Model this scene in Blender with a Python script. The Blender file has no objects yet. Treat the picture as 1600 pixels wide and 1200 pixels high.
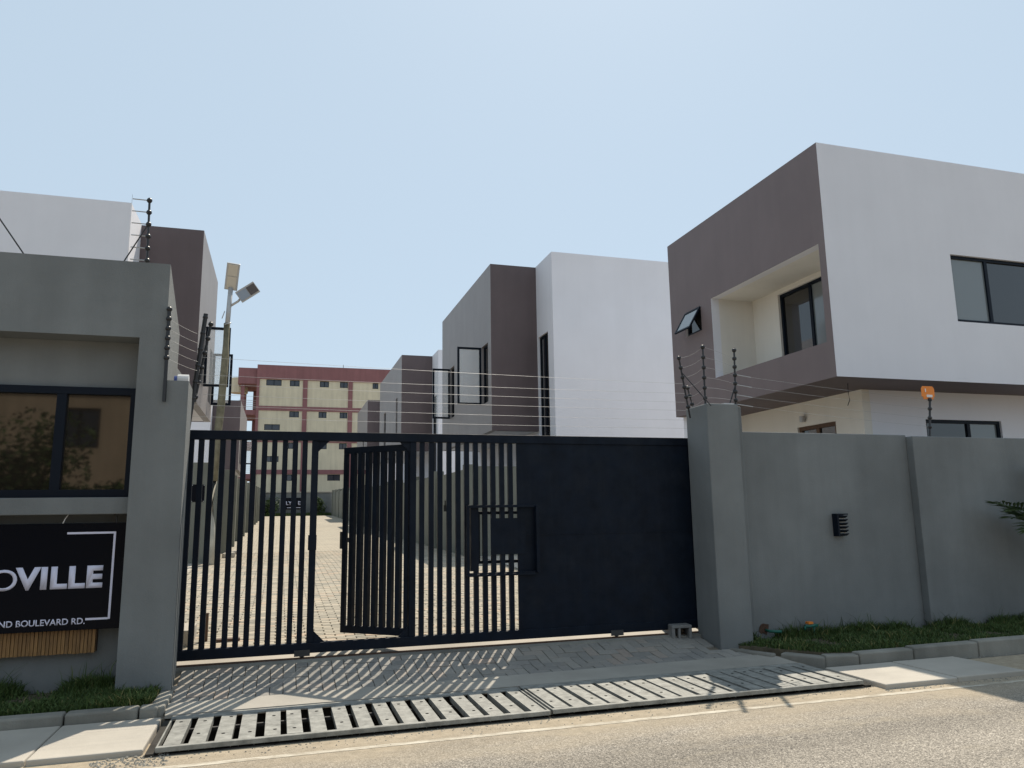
import bpy, bmesh, math, random
from mathutils import Matrix, Vector
R = math.radians
rnd = random.Random(7)
scene = bpy.context.scene
col = scene.collection

# ------------------------------------------------------------------ camera
cam_data = bpy.data.cameras.new('camera')
cam_data.sensor_width = 36.0
cam_data.lens = 1180.0 / 1600.0 * 36.0
cam_data.clip_start = 0.05
cam_data.clip_end = 3000.0
cam = bpy.data.objects.new('camera', cam_data)
col.objects.link(cam)
AX = [[0.95717552, 0.035241, 0.28735535],
      [-0.28911556, 0.16803541, 0.94243106],
      [-0.01507366, -0.98515084, 0.1710281]]
m = Matrix.Identity(4)
for i in range(3):
    m[i][0] = AX[i][0]; m[i][1] = -AX[i][1]; m[i][2] = -AX[i][2]
m[2][3] = 1.6
cam.matrix_world = m
scene.camera = cam

# ------------------------------------------------------------------ sky, sun, exposure
SUN = Vector((0.32, 0.61, 1.0)).normalized()
elev = math.asin(SUN.z)
azim = math.atan2(SUN.x, SUN.y)
world = bpy.data.worlds.new('World'); scene.world = world
world.use_nodes = True
wn = world.node_tree.nodes; wl = world.node_tree.links
wn.clear()
sky = wn.new('ShaderNodeTexSky'); sky.sky_type = 'NISHITA'
sky.sun_disc = False
sky.sun_elevation = elev; sky.sun_rotation = azim
sky.air_density = 1.0; sky.dust_density = 1.0; sky.ozone_density = 1.5; sky.altitude = 50
bg = wn.new('ShaderNodeBackground'); bg.inputs[1].default_value = 0.11
wo = wn.new('ShaderNodeOutputWorld')
haze_mix = wn.new('ShaderNodeMix'); haze_mix.data_type = 'RGBA'
haze_mix.inputs[0].default_value = 0.86                      # even hazy veil over the whole dome
haze_mix.inputs[7].default_value = (3.5, 4.3, 5.0, 1)
wl.new(sky.outputs[0], haze_mix.inputs[6]); wl.new(haze_mix.outputs[2], bg.inputs[0]); wl.new(bg.outputs[0], wo.inputs[0])
sd = bpy.data.lights.new('sun', 'SUN'); sd.energy = 4.0; sd.angle = R(0.53); sd.color = (1.0, 0.90, 0.76)
so = bpy.data.objects.new('sun', sd); col.objects.link(so)
so.rotation_euler = SUN.to_track_quat('Z', 'Y').to_euler(); so.location = (20, 30, 40)
scene.view_settings.view_transform = 'Standard'
scene.view_settings.look = 'None'
scene.view_settings.gamma = 1.0
scene.view_settings.exposure = 0.55
scene.view_settings.use_curve_mapping = False
scene.render.engine = 'CYCLES'

# ------------------------------------------------------------------ materials
MATS = {}
def new_mat(name):
    mt = bpy.data.materials.new(name); mt.use_nodes = True
    nt = mt.node_tree
    b = nt.nodes['Principled BSDF']
    MATS[name] = mt
    return mt, nt, b
def ramp(nt, fac, stops):
    r = nt.nodes.new('ShaderNodeValToRGB')
    el = r.color_ramp.elements
    while len(el) < len(stops): el.new(0.5)
    for e, (p, c) in zip(el, stops):
        e.position = p; e.color = (c[0], c[1], c[2], 1) if hasattr(c, '__len__') else (c, c, c, 1)
    nt.links.new(fac, r.inputs[0]); return r.outputs[0]
def noise(nt, scale, detail=4, rough=0.6, vec=None, stretch=None):
    n = nt.nodes.new('ShaderNodeTexNoise')
    n.inputs['Scale'].default_value = scale; n.inputs['Detail'].default_value = detail
    n.inputs['Roughness'].default_value = rough
    if stretch:
        mp = nt.nodes.new('ShaderNodeMapping'); mp.inputs['Scale'].default_value = stretch
        nt.links.new(vec, mp.inputs[0]); vec = mp.outputs[0]
    if vec is not None: nt.links.new(vec, n.inputs['Vector'])
    return n.outputs[0]
def pos(nt):
    return nt.nodes.new('ShaderNodeNewGeometry').outputs['Position']
def mix(nt, fac, a, b, mode='MIX'):
    x = nt.nodes.new('ShaderNodeMix'); x.data_type = 'RGBA'; x.blend_type = mode
    for sock, val in ((x.inputs[0], fac), (x.inputs[6], a), (x.inputs[7], b)):
        if hasattr(val, 'is_linked'): nt.links.new(val, sock)
        elif hasattr(val, '__len__'): sock.default_value = (val[0], val[1], val[2], 1)
        else: sock.default_value = val
    return x.outputs[2]
def bump(nt, b, h, strength, dist=0.01):
    n = nt.nodes.new('ShaderNodeBump'); n.inputs['Strength'].default_value = strength
    n.inputs['Distance'].default_value = dist
    nt.links.new(h, n.inputs['Height']); nt.links.new(n.outputs[0], b.inputs['Normal'])

def plaster(name, c, var=0.10, rough=0.85, streak=0.12, fine=0.25):
    mt, nt, b = new_mat(name)
    p = pos(nt)
    n1 = noise(nt, 0.9, 5, 0.6, p)
    n2 = noise(nt, 1.0, 4, 0.6, p, (3.0, 3.0, 0.25))
    lo = [x * (1 - var) for x in c]; hi = [min(1, x * (1 + var)) for x in c]
    base = ramp(nt, n1, [(0.3, lo), (0.7, hi)])
    st = ramp(nt, n2, [(0.35, 1 - streak), (0.62, 1.0)])
    o = mix(nt, 1.0, base, st, 'MULTIPLY')
    nt.links.new(o, b.inputs['Base Color'])
    b.inputs['Roughness'].default_value = rough
    b.inputs['Specular IOR Level'].default_value = 0.3
    bump(nt, b, noise(nt, 55, 6, 0.7, p), fine, 0.006)
    return mt
plaster('white_paint', (0.715, 0.715, 0.755), 0.025, 0.8, 0.022, 0.12)
plaster('bounce_warm_white', (0.72, 0.69, 0.63), 0.03, 0.8, 0.05, 0.12)  # white walls, with warm bounced light from the sunlit yard put into the colour
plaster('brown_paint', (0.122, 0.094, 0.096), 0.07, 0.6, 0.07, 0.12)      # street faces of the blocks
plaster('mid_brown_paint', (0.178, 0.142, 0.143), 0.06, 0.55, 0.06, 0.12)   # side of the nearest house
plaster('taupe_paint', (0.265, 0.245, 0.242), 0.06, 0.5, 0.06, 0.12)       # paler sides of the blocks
plaster('grey_render', (0.185, 0.195, 0.195), 0.15, 0.9, 0.10, 0.5)
plaster('cream_paint', (0.62, 0.56, 0.42), 0.06, 0.85, 0.12, 0.2)
plaster('hazed_red', (0.25, 0.118, 0.122), 0.06, 0.85, 0.12, 0.2)  # red paled and desaturated: distance haze put into the colour
plaster('beige_paint', (0.55, 0.43, 0.30), 0.08, 0.9, 0.15, 0.3)
plaster('olive_render', (0.20, 0.205, 0.175), 0.12, 0.9, 0.18, 0.35)
plaster('concrete', (0.40, 0.37, 0.32), 0.16, 0.92, 0.0, 0.5)
plaster('kerb_concrete', (0.245, 0.235, 0.205), 0.35, 0.95, 0.15, 0.8)
plaster('apron_concrete', (0.32, 0.30, 0.262), 0.2, 0.92, 0.0, 0.5)
plaster('block_concrete', (0.18, 0.178, 0.172), 0.12, 0.95, 0.0, 1.0)

def simple(name, c, rough=0.5, metal=0.0, spec=0.5, var=0.0, scale=8, bmp=0.0):
    mt, nt, b = new_mat(name)
    b.inputs['Base Color'].default_value = (c[0], c[1], c[2], 1)
    b.inputs['Roughness'].default_value = rough
    b.inputs['Metallic'].default_value = metal
    b.inputs['Specular IOR Level'].default_value = spec
    p = pos(nt)
    if var:
        n = noise(nt, scale, 4, 0.6, p)
        o = ramp(nt, n, [(0.3, [x * (1 - var) for x in c]), (0.7, [min(1, x * (1 + var)) for x in c])])
        nt.links.new(o, b.inputs['Base Color'])
        rr = ramp(nt, noise(nt, scale * 1.7, 3, 0.5, p), [(0.3, max(0.05, rough - 0.1)), (0.7, min(1, rough + 0.12))])
        nt.links.new(rr, b.inputs['Roughness'])
    if bmp: bump(nt, b, noise(nt, scale * 4, 4, 0.6, p), bmp, 0.004)
    return mt
simple('gate_paint', (0.0042, 0.0082, 0.0165), 0.5, 0, 0.14, 0.25, 5)
simple('frame_black', (0.005, 0.009, 0.017), 0.45, 0, 0.14)
def weathered_gate():
    nt = MATS['gate_paint'].node_tree; b = nt.nodes['Principled BSDF']; p = pos(nt)
    old = b.inputs['Base Color'].links[0].from_socket
    d1 = ramp(nt, noise(nt, 2.6, 6, 0.68, p), [(0.52, 0.0), (0.78, 0.5)])
    d2 = ramp(nt, noise(nt, 3.0, 5, 0.6, p, (5, 5, 0.4)), [(0.5, 0.0), (0.8, 0.35)])
    k = mix(nt, d1, old, (0.017, 0.021, 0.028)); k = mix(nt, d2, k, (0.012, 0.017, 0.026))
    nt.links.new(k, b.inputs['Base Color'])
    bump(nt, b, noise(nt, 1.8, 2, 0.5, p), 0.25, 0.02)
weathered_gate()
simple('glass_dark', (0.012, 0.013, 0.014), 0.03, 0, 1.0)
simple('glass_pale', (0.16, 0.18, 0.185), 0.08, 0, 0.9)
simple('glass_far', (0.03, 0.034, 0.045), 0.1, 0, 0.7)
simple('glass_brown', (0.016, 0.013, 0.010), 0.03, 0, 0.75)
simple('galvanised', (0.235, 0.235, 0.215), 0.65, 0.1, 0.35, 0.32, 11, 0.4)
simple('steel_dark', (0.05, 0.05, 0.05), 0.6, 0.4, 0.5, 0.3, 12)
simple('hole_black', (0.01, 0.01, 0.01), 0.9, 0, 0.1)
simple('insulator_black', (0.012, 0.012, 0.014), 0.4)
simple('wire_metal', (0.42, 0.42, 0.42), 0.4, 0.5)
simple('sign_black', (0.003, 0.004, 0.008), 0.25, 0, 0.12)
simple('sign_white', (0.66, 0.65, 0.78), 0.5)
simple('lamp_grey', (0.42, 0.42, 0.42), 0.4, 0.3)
simple('solar_panel', (0.06, 0.065, 0.08), 0.2, 0, 0.7)
simple('lamp_lens', (0.55, 0.50, 0.42), 0.5)
simple('lamp_lens_cool', (0.26, 0.31, 0.38), 0.4)
simple('pole_timber', (0.18, 0.165, 0.115), 0.9, 0, 0.2, 0.3, 6, 0.5)
simple('pole_base', (0.42, 0.42, 0.38), 0.9, 0, 0.2, 0.15, 6, 0.4)
simple('plastic_green', (0.01, 0.12, 0.085), 0.45)
simple('plastic_orange', (0.75, 0.22, 0.02), 0.5)
simple('rust', (0.09, 0.055, 0.04), 0.95, 0, 0.1, 0.3, 30)
simple('plastic_white', (0.7, 0.7, 0.7), 0.5)
simple('plastic_blue', (0.05, 0.09, 0.3), 0.5)
simple('soil', (0.10, 0.085, 0.06), 0.98, 0, 0.1, 0.3, 9, 0.8)
simple('bark', (0.12, 0.10, 0.08), 0.95, 0, 0.1, 0.3, 9, 0.8)
simple('timber_brown', (0.09, 0.05, 0.03), 0.6, 0, 0.4, 0.2, 9)
simple('drain_dark', (0.05, 0.047, 0.042), 0.95, 0, 0.1, 0.3, 6)

def leaf_mat(name, c, var=0.45):
    mt, nt, b = new_mat(name)
    at = nt.nodes.new('ShaderNodeAttribute'); at.attribute_name = 'tint'
    o = ramp(nt, at.outputs['Fac'], [(0.0, [x * (1 - var) for x in c]), (1.0, [x * (1 + var) for x in c])])
    nt.links.new(o, b.inputs['Base Color']); b.inputs['Roughness'].default_value = 0.6
    b.inputs['Specular IOR Level'].default_value = 0.25
    return mt
leaf_mat('grass_blade', (0.050, 0.092, 0.026))
_r = [n for n in MATS['grass_blade'].node_tree.nodes if n.type == 'VALTORGB'][0].color_ramp
_e = _r.elements.new(0.93); _e.color = (0.085, 0.13, 0.035, 1); _r.elements[-1].color = (0.26, 0.22, 0.09, 1)
leaf_mat('palm_leaf', (0.07, 0.11, 0.05), 0.3)
leaf_mat('shrub_leaf', (0.055, 0.09, 0.025))

def wood_mat():
    mt, nt, b = new_mat('slat_wood')
    oi = nt.nodes.new('ShaderNodeObjectInfo')
    p = pos(nt)
    g = noise(nt, 6, 5, 0.6, p, (14, 14, 1.2))
    c = ramp(nt, g, [(0.3, (0.17, 0.085, 0.028)), (0.7, (0.34, 0.19, 0.07))])
    s = ramp(nt, oi.outputs['Random'], [(0.0, 0.7), (1.0, 1.1)])
    nt.links.new(mix(nt, 1.0, c, s, 'MULTIPLY'), b.inputs['Base Color'])
    b.inputs['Roughness'].default_value = 0.5
wood_mat()

def paver_mat(name, a, c, attr=False, dust=(0.42, 0.37, 0.28), dusty=0.35):
    mt, nt, b = new_mat(name)
    p = pos(nt)
    if attr:
        at = nt.nodes.new('ShaderNodeAttribute'); at.attribute_name = 'tint'; f = at.outputs['Fac']
    else:
        f = nt.nodes.new('ShaderNodeObjectInfo').outputs['Random']
    k = ramp(nt, f, [(0.0, a), (0.45, [(x + y) / 2 for x, y in zip(a, c)]), (0.8, c), (1.0, [c[0] * 1.08, c[1] * 0.94, c[2] * 0.88])])
    n = noise(nt, 30, 5, 0.7, p)
    k = mix(nt, 1.0, k, ramp(nt, n, [(0.3, 0.82), (0.7, 1.05)]), 'MULTIPLY')
    d = ramp(nt, noise(nt, 1.3, 5, 0.65, p), [(0.42, 0.0), (0.68, dusty)])
    k = mix(nt, d, k, dust)
    nt.links.new(k, b.inputs['Base Color']); b.inputs['Roughness'].default_value = 0.93
    b.inputs['Specular IOR Level'].default_value = 0.2
    bump(nt, b, noise(nt, 120, 4, 0.7, p), 0.4, 0.004)
for at in (False, True):
    paver_mat('paver_grey' + ('_mass' if at else ''), (0.205, 0.20, 0.19), (0.29, 0.275, 0.25), at, (0.33, 0.30, 0.25), 0.5)
    paver_mat('paver_cream' + ('_mass' if at else ''), (0.26, 0.245, 0.205), (0.42, 0.375, 0.30), at, (0.46, 0.40, 0.30), 0.35)

def joint_mat():
    mt, nt, b = new_mat('joint_sand')
    p = pos(nt)
    o = ramp(nt, noise(nt, 3, 5, 0.6, p), [(0.3, (0.09, 0.08, 0.065)), (0.7, (0.24, 0.20, 0.15))])
    nt.links.new(o, b.inputs['Base Color']); b.inputs['Roughness'].default_value = 0.98
joint_mat()

def far_drive():
    mt, nt, b = new_mat('driveway_far')
    p = pos(nt)
    br = nt.nodes.new('ShaderNodeTexBrick')
    br.inputs['Color1'].default_value = (0.29, 0.265, 0.215, 1); br.inputs['Color2'].default_value = (0.38, 0.34, 0.27, 1)
    br.inputs['Mortar'].default_value = (0.16, 0.14, 0.11, 1)
    br.inputs['Scale'].default_value = 1.0; br.inputs['Brick Width'].default_value = 0.23
    br.inputs['Row Height'].default_value = 0.115; br.inputs['Mortar Size'].default_value = 0.010
    nt.links.new(p, br.inputs['Vector'])
    k = mix(nt, ramp(nt, noise(nt, 0.6, 5, 0.6, p), [(0.4, 0.0), (0.7, 0.45)]), br.outputs['Color'], (0.42, 0.37, 0.28))
    nt.links.new(k, b.inputs['Base Color']); b.inputs['Roughness'].default_value = 0.95
far_drive()

def road_mat():
    mt, nt, b = new_mat('dusty_asphalt')
    p = pos(nt)
    v = nt.nodes.new('ShaderNodeTexVoronoi'); v.inputs['Scale'].default_value = 130
    nt.links.new(p, v.inputs['Vector'])
    vc = nt.nodes.new('ShaderNodeSeparateColor'); nt.links.new(v.outputs['Color'], vc.inputs[0])
    agg = ramp(nt, vc.outputs[0], [(0.0, (0.085, 0.077, 0.068)), (0.35, (0.20, 0.18, 0.15)), (0.8, (0.31, 0.277, 0.232)), (1.0, (0.50, 0.455, 0.385))])
    big = ramp(nt, noise(nt, 0.55, 6, 0.6, p, (0.5, 1.4, 1)), [(0.3, 0.80), (0.7, 1.12)])
    agg = mix(nt, 1.0, agg, big, 'MULTIPLY')
    trk = ramp(nt, noise(nt, 1.0, 4, 0.55, p, (0.06, 1.7, 1)), [(0.38, 0.78), (0.62, 1.06)])
    agg = mix(nt, 1.0, agg, trk, 'MULTIPLY')
    sx = nt.nodes.new('ShaderNodeSeparateXYZ'); nt.links.new(p, sx.inputs[0])
    wob = noise(nt, 1.6, 6, 0.65, p, (0.6, 1.5, 1))
    ma = nt.nodes.new('ShaderNodeMath'); ma.operation = 'MULTIPLY_ADD'
    nt.links.new(wob, ma.inputs[0]); ma.inputs[1].default_value = 1.5; nt.links.new(sx.outputs[1], ma.inputs[2])
    ed = nt.nodes.new('ShaderNodeMapRange'); ed.inputs['From Min'].default_value = 5.95; ed.inputs['From Max'].default_value = 6.95
    nt.links.new(ma.outputs[0], ed.inputs['Value'])
    sand = ramp(nt, noise(nt, 14, 5, 0.7, p), [(0.3, (0.27, 0.225, 0.16)), (0.7, (0.40, 0.335, 0.245))])
    k = mix(nt, ed.outputs[0], agg, sand)
    patch = ramp(nt, noise(nt, 2.2, 6, 0.7, p, (0.6, 1.6, 1)), [(0.55, 0.0), (0.75, 0.55)])
    k = mix(nt, patch, k, (0.33, 0.285, 0.21))
    nt.links.new(k, b.inputs['Base Color']); b.inputs['Roughness'].default_value = 0.88
    b.inputs['Specular IOR Level'].default_value = 0.3
    bump(nt, b, v.outputs['Distance'], 0.5, 0.006)
road_mat()

def line_mat():
    mt, nt, b = new_mat('road_paint')
    p = pos(nt)
    w = ramp(nt, noise(nt, 9, 6, 0.75, p, (0.5, 1.6, 1)), [(0.42, 0.0), (0.60, 1.0)])
    k = mix(nt, w, (0.31, 0.27, 0.205), (0.50, 0.46, 0.38))
    nt.links.new(k, b.inputs['Base Color']); b.inputs['Roughness'].default_value = 0.85
line_mat()
simple('terrain_soil', (0.26, 0.21, 0.15), 0.98, 0, 0.1, 0.25, 0.7, 0.4)

# ------------------------------------------------------------------ mesh helpers
class MB:
    def __init__(s): s.v = []; s.f = []; s.mi = []; s.t = []
    def add(s, vs, fs, mi=0, tint=0.5):
        o = len(s.v); s.v += [tuple(x) for x in vs]
        for f in fs: s.f.append(tuple(i + o for i in f)); s.mi.append(mi); s.t.append(tint)
        return s
    def box(s, x0, x1, y0, y1, z0, z1, mi=0, tint=0.5):
        return s.add([(x0,y0,z0),(x1,y0,z0),(x1,y1,z0),(x0,y1,z0),(x0,y0,z1),(x1,y0,z1),(x1,y1,z1),(x0,y1,z1)],
              [(0,3,2,1),(4,5,6,7),(0,1,5,4),(1,2,6,5),(2,3,7,6),(3,0,4,7)], mi, tint)
    def prism(s, poly, z0, z1, mi=0):          # polygon in x,y
        n = len(poly)
        return s.add([(x,y,z0) for x,y in poly] + [(x,y,z1) for x,y in poly],
              [tuple(range(n))[::-1], tuple(range(n, 2*n))] + [(i,(i+1)%n,(i+1)%n+n,i+n) for i in range(n)], mi)
    def prism_x(s, poly, x0, x1, mi=0):        # polygon in y,z
        n = len(poly)
        return s.add([(x0,y,z) for y,z in poly] + [(x1,y,z) for y,z in poly],
              [tuple(range(n))[::-1], tuple(range(n, 2*n))] + [(i,(i+1)%n,(i+1)%n+n,i+n) for i in range(n)], mi)
    def tube(s, pts, r, n=8, mi=0, caps=True):
        pts = [Vector(p) for p in pts]
        rs = r if hasattr(r, '__len__') else [r] * len(pts)
        rings = []
        base = len(s.v); vs = []; fs = []
        for i, p in enumerate(pts):
            d = (pts[min(i+1, len(pts)-1)] - pts[max(i-1, 0)]).normalized()
            a = d.cross(Vector((0,0,1)))
            if a.length < 1e-3: a = Vector((1,0,0))
            a.normalize(); b = d.cross(a)
            for k in range(n):
                t = 2*math.pi*k/n
                vs.append(p + (a*math.cos(t) + b*math.sin(t)) * rs[i])
        for i in range(len(pts)-1):
            for k in range(n):
                fs.append((i*n+k, i*n+(k+1)%n, (i+1)*n+(k+1)%n, (i+1)*n+k))
        if caps:
            fs.append(tuple(range(n))[::-1]); fs.append(tuple(range((len(pts)-1)*n, len(pts)*n)))
        return s.add(vs, fs, mi)
    def obox(s, c, ux, uy, uz, hx, hy, hz, mi=0):     # oriented box
        c = Vector(c); ux = Vector(ux).normalized()*hx; uy = Vector(uy).normalized()*hy; uz = Vector(uz).normalized()*hz
        vs = [c+a*ux+b*uy+d*uz for d in (-1,1) for a,b in ((-1,-1),(1,-1),(1,1),(-1,1))]
        return s.add(vs, [(0,3,2,1),(4,5,6,7),(0,1,5,4),(1,2,6,5),(2,3,7,6),(3,0,4,7)], mi)
    def mesh(s, name, mats, smooth=False):
        me = bpy.data.meshes.new(name)
        me.from_pydata(s.v, [], s.f)
        if isinstance(mats, str): mats = [mats]
        for mm in mats: me.materials.append(MATS[mm])
        if any(s.mi): me.polygons.foreach_set('material_index', s.mi)
        if len(set(s.t)) > 1:
            a = me.attributes.new('tint', 'FLOAT', 'FACE'); a.data.foreach_set('value', s.t)
        if smooth: me.polygons.foreach_set('use_smooth', [True]*len(s.f))
        bm = bmesh.new(); bm.from_mesh(me)
        bmesh.ops.recalc_face_normals(bm, faces=bm.faces); bm.to_mesh(me); bm.free()
        return me
    def build(s, name, mats, parent=None, bevel=0, smooth=False, label=None):
        return link(name, s.mesh(name, mats, smooth), parent, bevel, label)
def link(name, me, parent=None, bevel=0, label=None, loc=None, rot=None):
    o = bpy.data.objects.new(name, me); col.objects.link(o)
    if loc: o.location = loc
    if rot: o.rotation_euler = rot
    if parent is not None:
        o.parent = parent
        if parent.type == 'EMPTY' and not parent.get('_local'):
            o.matrix_parent_inverse = Matrix.Translation(-Vector(parent['_base'] if '_base' in parent else parent.location))
    if bevel:
        b = o.modifiers.new('bevel', 'BEVEL'); b.width = bevel; b.segments = 2; b.limit_method = 'ANGLE'; b.angle_limit = R(40)
    if label: o['label'] = label
    return o
def thing(name, label, cat, loc=(0,0,0), group=None):
    o = bpy.data.objects.new(name, None); col.objects.link(o)
    o.empty_display_size = 0.2; o.location = loc
    o['label'] = label; o['category'] = cat
    if group: o['group'] = group
    return o
def scale_about_cam(o, loc, k):
    """put a finished thing at its base and size scaled about the camera"""
    o['_base'] = tuple(o.location); o.location = loc; o.scale = (k, k, k)
def tag(o, label, cat, group=None):
    o['label'] = label; o['category'] = cat
    if group: o['group'] = group
    return o
def struct(o, label=None):
    o['kind'] = 'structure'
    if label: o['label'] = label
    return o

def panel(mb, axis, p0, p1, u0, u1, z0, z1, holes=(), mi=0, mi_end0=None, mi_end1=None, mi_rev=None):
    """wall slab with rectangular openings; axis 'y': outer face at y=p0, inner y=p1, u is x; axis 'x': u is y"""
    us = sorted(set([u0, u1] + [h[0] for h in holes] + [h[1] for h in holes]))
    zs = sorted(set([z0, z1] + [h[2] for h in holes] + [h[3] for h in holes]))
    P = (lambda u, z, p: (u, p, z)) if axis == 'y' else (lambda u, z, p: (p, u, z))
    def hole(a, b):
        return any(h[0] < a < h[1] and h[2] < b < h[3] for h in holes)
    for i in range(len(us)-1):
        for j in range(len(zs)-1):
            if hole((us[i]+us[i+1])/2, (zs[j]+zs[j+1])/2): continue
            for p in (p0, p1):
                mb.add([P(us[i],zs[j],p),P(us[i+1],zs[j],p),P(us[i+1],zs[j+1],p),P(us[i],zs[j+1],p)], [(0,1,2,3)], mi)
    def rim(a0, a1, b0, b1, ms):
        c = [(a0,b0),(a1,b0),(a1,b1),(a0,b1)]
        for k in range(4):
            (a, b), (c2, d) = c[k], c[(k+1)%4]
            mb.add([P(a,b,p0),P(c2,d,p0),P(c2,d,p1),P(a,b,p1)], [(0,1,2,3)], ms[k])
    rim(u0, u1, z0, z1, [mi, mi if mi_end1 is None else mi_end1, mi, mi if mi_end0 is None else mi_end0])
    for h in holes: rim(*h, [mi if mi_rev is None else mi_rev]*4)
    return mb

def window(parent, axis, p, u0, u1, z0, z1, cuts=(), fw=0.06, depth=0.07, glass=('glass_dark',), out=-1, name='window', fmat='frame_black'):
    """frame with panes; p = outer face of frame; out=-1 faces the negative side of the axis"""
    fr = MB()
    a, b = (p, p - out*depth)
    lo, hi = min(a, b), max(a, b)
    def bx(U0, U1, Z0, Z1, A=lo, B=hi, m=fr):
        if axis == 'y': m.box(U0, U1, A, B, Z0, Z1)
        else: m.box(A, B, U0, U1, Z0, Z1)
    bx(u0, u1, z0, z0+fw); bx(u0, u1, z1-fw, z1)
    bx(u0, u0+fw, z0+fw, z1-fw); bx(u1-fw, u1, z0+fw, z1-fw)
    for c in cuts: bx(c-fw*0.6, c+fw*0.6, z0+fw, z1-fw, lo+0.004, hi-0.004)
    f = fr.build(name, fmat, parent)
    es = [u0] + list(cuts) + [u1]
    for i in range(len(es)-1):
        g = MB(); q = p - out*depth*0.5
        s0 = es[i] + (fw if i == 0 else fw*0.6); s1 = es[i+1] - (fw if i == len(es)-2 else fw*0.6)
        bx(s0, s1, z0+fw, z1-fw, min(q, q-out*0.008), max(q, q-out*0.008), g)
        g.build('pane', glass[i % len(glass)], f)
    return f

# ------------------------------------------------------------------ terrain, road, driveway
PROF = [(-400, -0.1), (7.15, -0.1), (7.2, 0.0), (7.5, 0.004), (8.0, 0.048), (8.47, 0.14), (8.75, 0.182), (14, 0.33), (20, 0.50), (24, 0.56), (30, 0.64), (45, 1.0), (79, 1.87), (100, 2.0), (900, 2.2)]
def gz(y):
    for (a, za), (b, zb) in zip(PROF, PROF[1:]):
        if a <= y <= b: return za + (zb-za)*(y-a)/(b-a)
    return PROF[-1][1]
t = MB()
ys = [-700, 8.6, 8.8, 14, 20, 24, 30, 45, 79, 100, 900]
for a, b in zip(ys, ys[1:]):
    za, zb = gz(max(a,-399)) - 0.3, gz(b) - 0.3
    if b <= 8.8: za = zb = -0.36
    if a == 8.6: zb = gz(8.8) - 0.12
    if a >= 8.8: za, zb = gz(a) - 0.12, gz(b) - 0.12
    t.add([(-800,a,za),(800,a,za),(800,b,zb),(-800,b,zb)], [(0,1,2,3)])
struct(t.build('ground', 'terrain_soil'))
t = MB(); t.box(-300, 300, -2.2, 6.222, -0.35, -0.05)
t.box(5.42, 300, 6.222, 6.96, -0.35, -0.054); t.box(-300, -0.82, 6.222, 6.6, -0.35, -0.054)
road = struct(t.build('road', 'dusty_asphalt'))
t = MB()
lx = -60.0
t.add([(-60,5.895,-0.048),(80,5.895,-0.048),(80,5.96,-0.048),(-60,5.96,-0.048)], [(0,1,2,3)])
t.build('edge_line', 'road_paint', road)
t = MB(); t.box(-300, 300, -3.6, -2.2, -0.3, 0.06); struct(t.build('pavement', 'concrete'))
# dry ground inside the compound either side of the driveway
t = MB()
yy = [8.8, 14, 20, 24, 30, 45, 79]
def strip(m, x0, x1, ys, dz, mi=0):
    for a, b in zip(ys, ys[1:]):
        m.add([(x0,a,gz(a)+dz),(x1,a,gz(a)+dz),(x1,b,gz(b)+dz),(x0,b,gz(b)+dz)], [(0,1,2,3)], mi)
strip(t, -1.9, 5.2, [8.8, 14, 20, 24, 25.0], -0.035)
drive = struct(t.build('driveway', 'joint_sand'))
t = MB(); strip(t, -1.9, 5.2, [25.0, 30, 45, 79], 0.0); t.build('far_paving', 'driveway_far', drive)
t = MB(); strip(t, 5.2, 30, yy, 0.0); strip(t, -30, -1.9, yy, 0.0)
struct(t.build('yard', 'concrete'))

# individual pavers, running bond, beyond the gate
def paver_mesh(name, mat, l, w, h, ch=0.006):
    mb = MB(); a, b = l/2, w/2
    vs = [(-a,-b,-h),(a,-b,-h),(a,b,-h),(-a,b,-h),(-a,-b,-ch),(a,-b,-ch),(a,b,-ch),(-a,b,-ch),
          (-a+ch,-b+ch,0),(a-ch,-b+ch,0),(a-ch,b-ch,0),(-a+ch,b-ch,0)]
    fs = [(8,9,10,11)]
    for k in range(4):
        fs.append((k,(k+1)%4,(k+1)%4+4,k+4)); fs.append((k+4,(k+1)%4+4,(k+1)%4+8,k+8))
    mb.add(vs, fs); return mb
PL, PW = 0.23, 0.115
pm = paver_mesh('paver', 'x', PL-0.010, PW-0.010, 0.045)
pme = pm.mesh('paver', 'paver_cream')
mass = MB(); cnt = 0
row = 0; y = 8.87
while y < 24.9:
    x = -1.85 + (row % 2) * PL/2
    sl = (gz(y+0.05) - gz(y-0.05)) / 0.1
    while x < 5.1:
        z = gz(y) + 0.004 + rnd.uniform(-0.003, 0.003)
        if cnt < 300 and -0.95 < x < 3.1:
            o = link('paver', pme, drive, loc=(x, y, z), rot=(math.atan(sl)+rnd.uniform(-.008,.008), rnd.uniform(-.008,.008), rnd.uniform(-.01,.01)))
            cnt += 1
        else:
            ra, rb = rnd.uniform(-.008,.008), rnd.uniform(-.01,.01)
            mass.add([(x+vx+vy*rb, y+vy-vx*rb, z+vz+vy*sl+vx*ra) for vx,vy,vz in pm.v], pm.f, 0, rnd.random())
        x += PL
    y += PW; row += 1
o = mass.build('paver_mass', 'paver_cream_mass', drive); o['kind'] = 'stuff'

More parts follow.
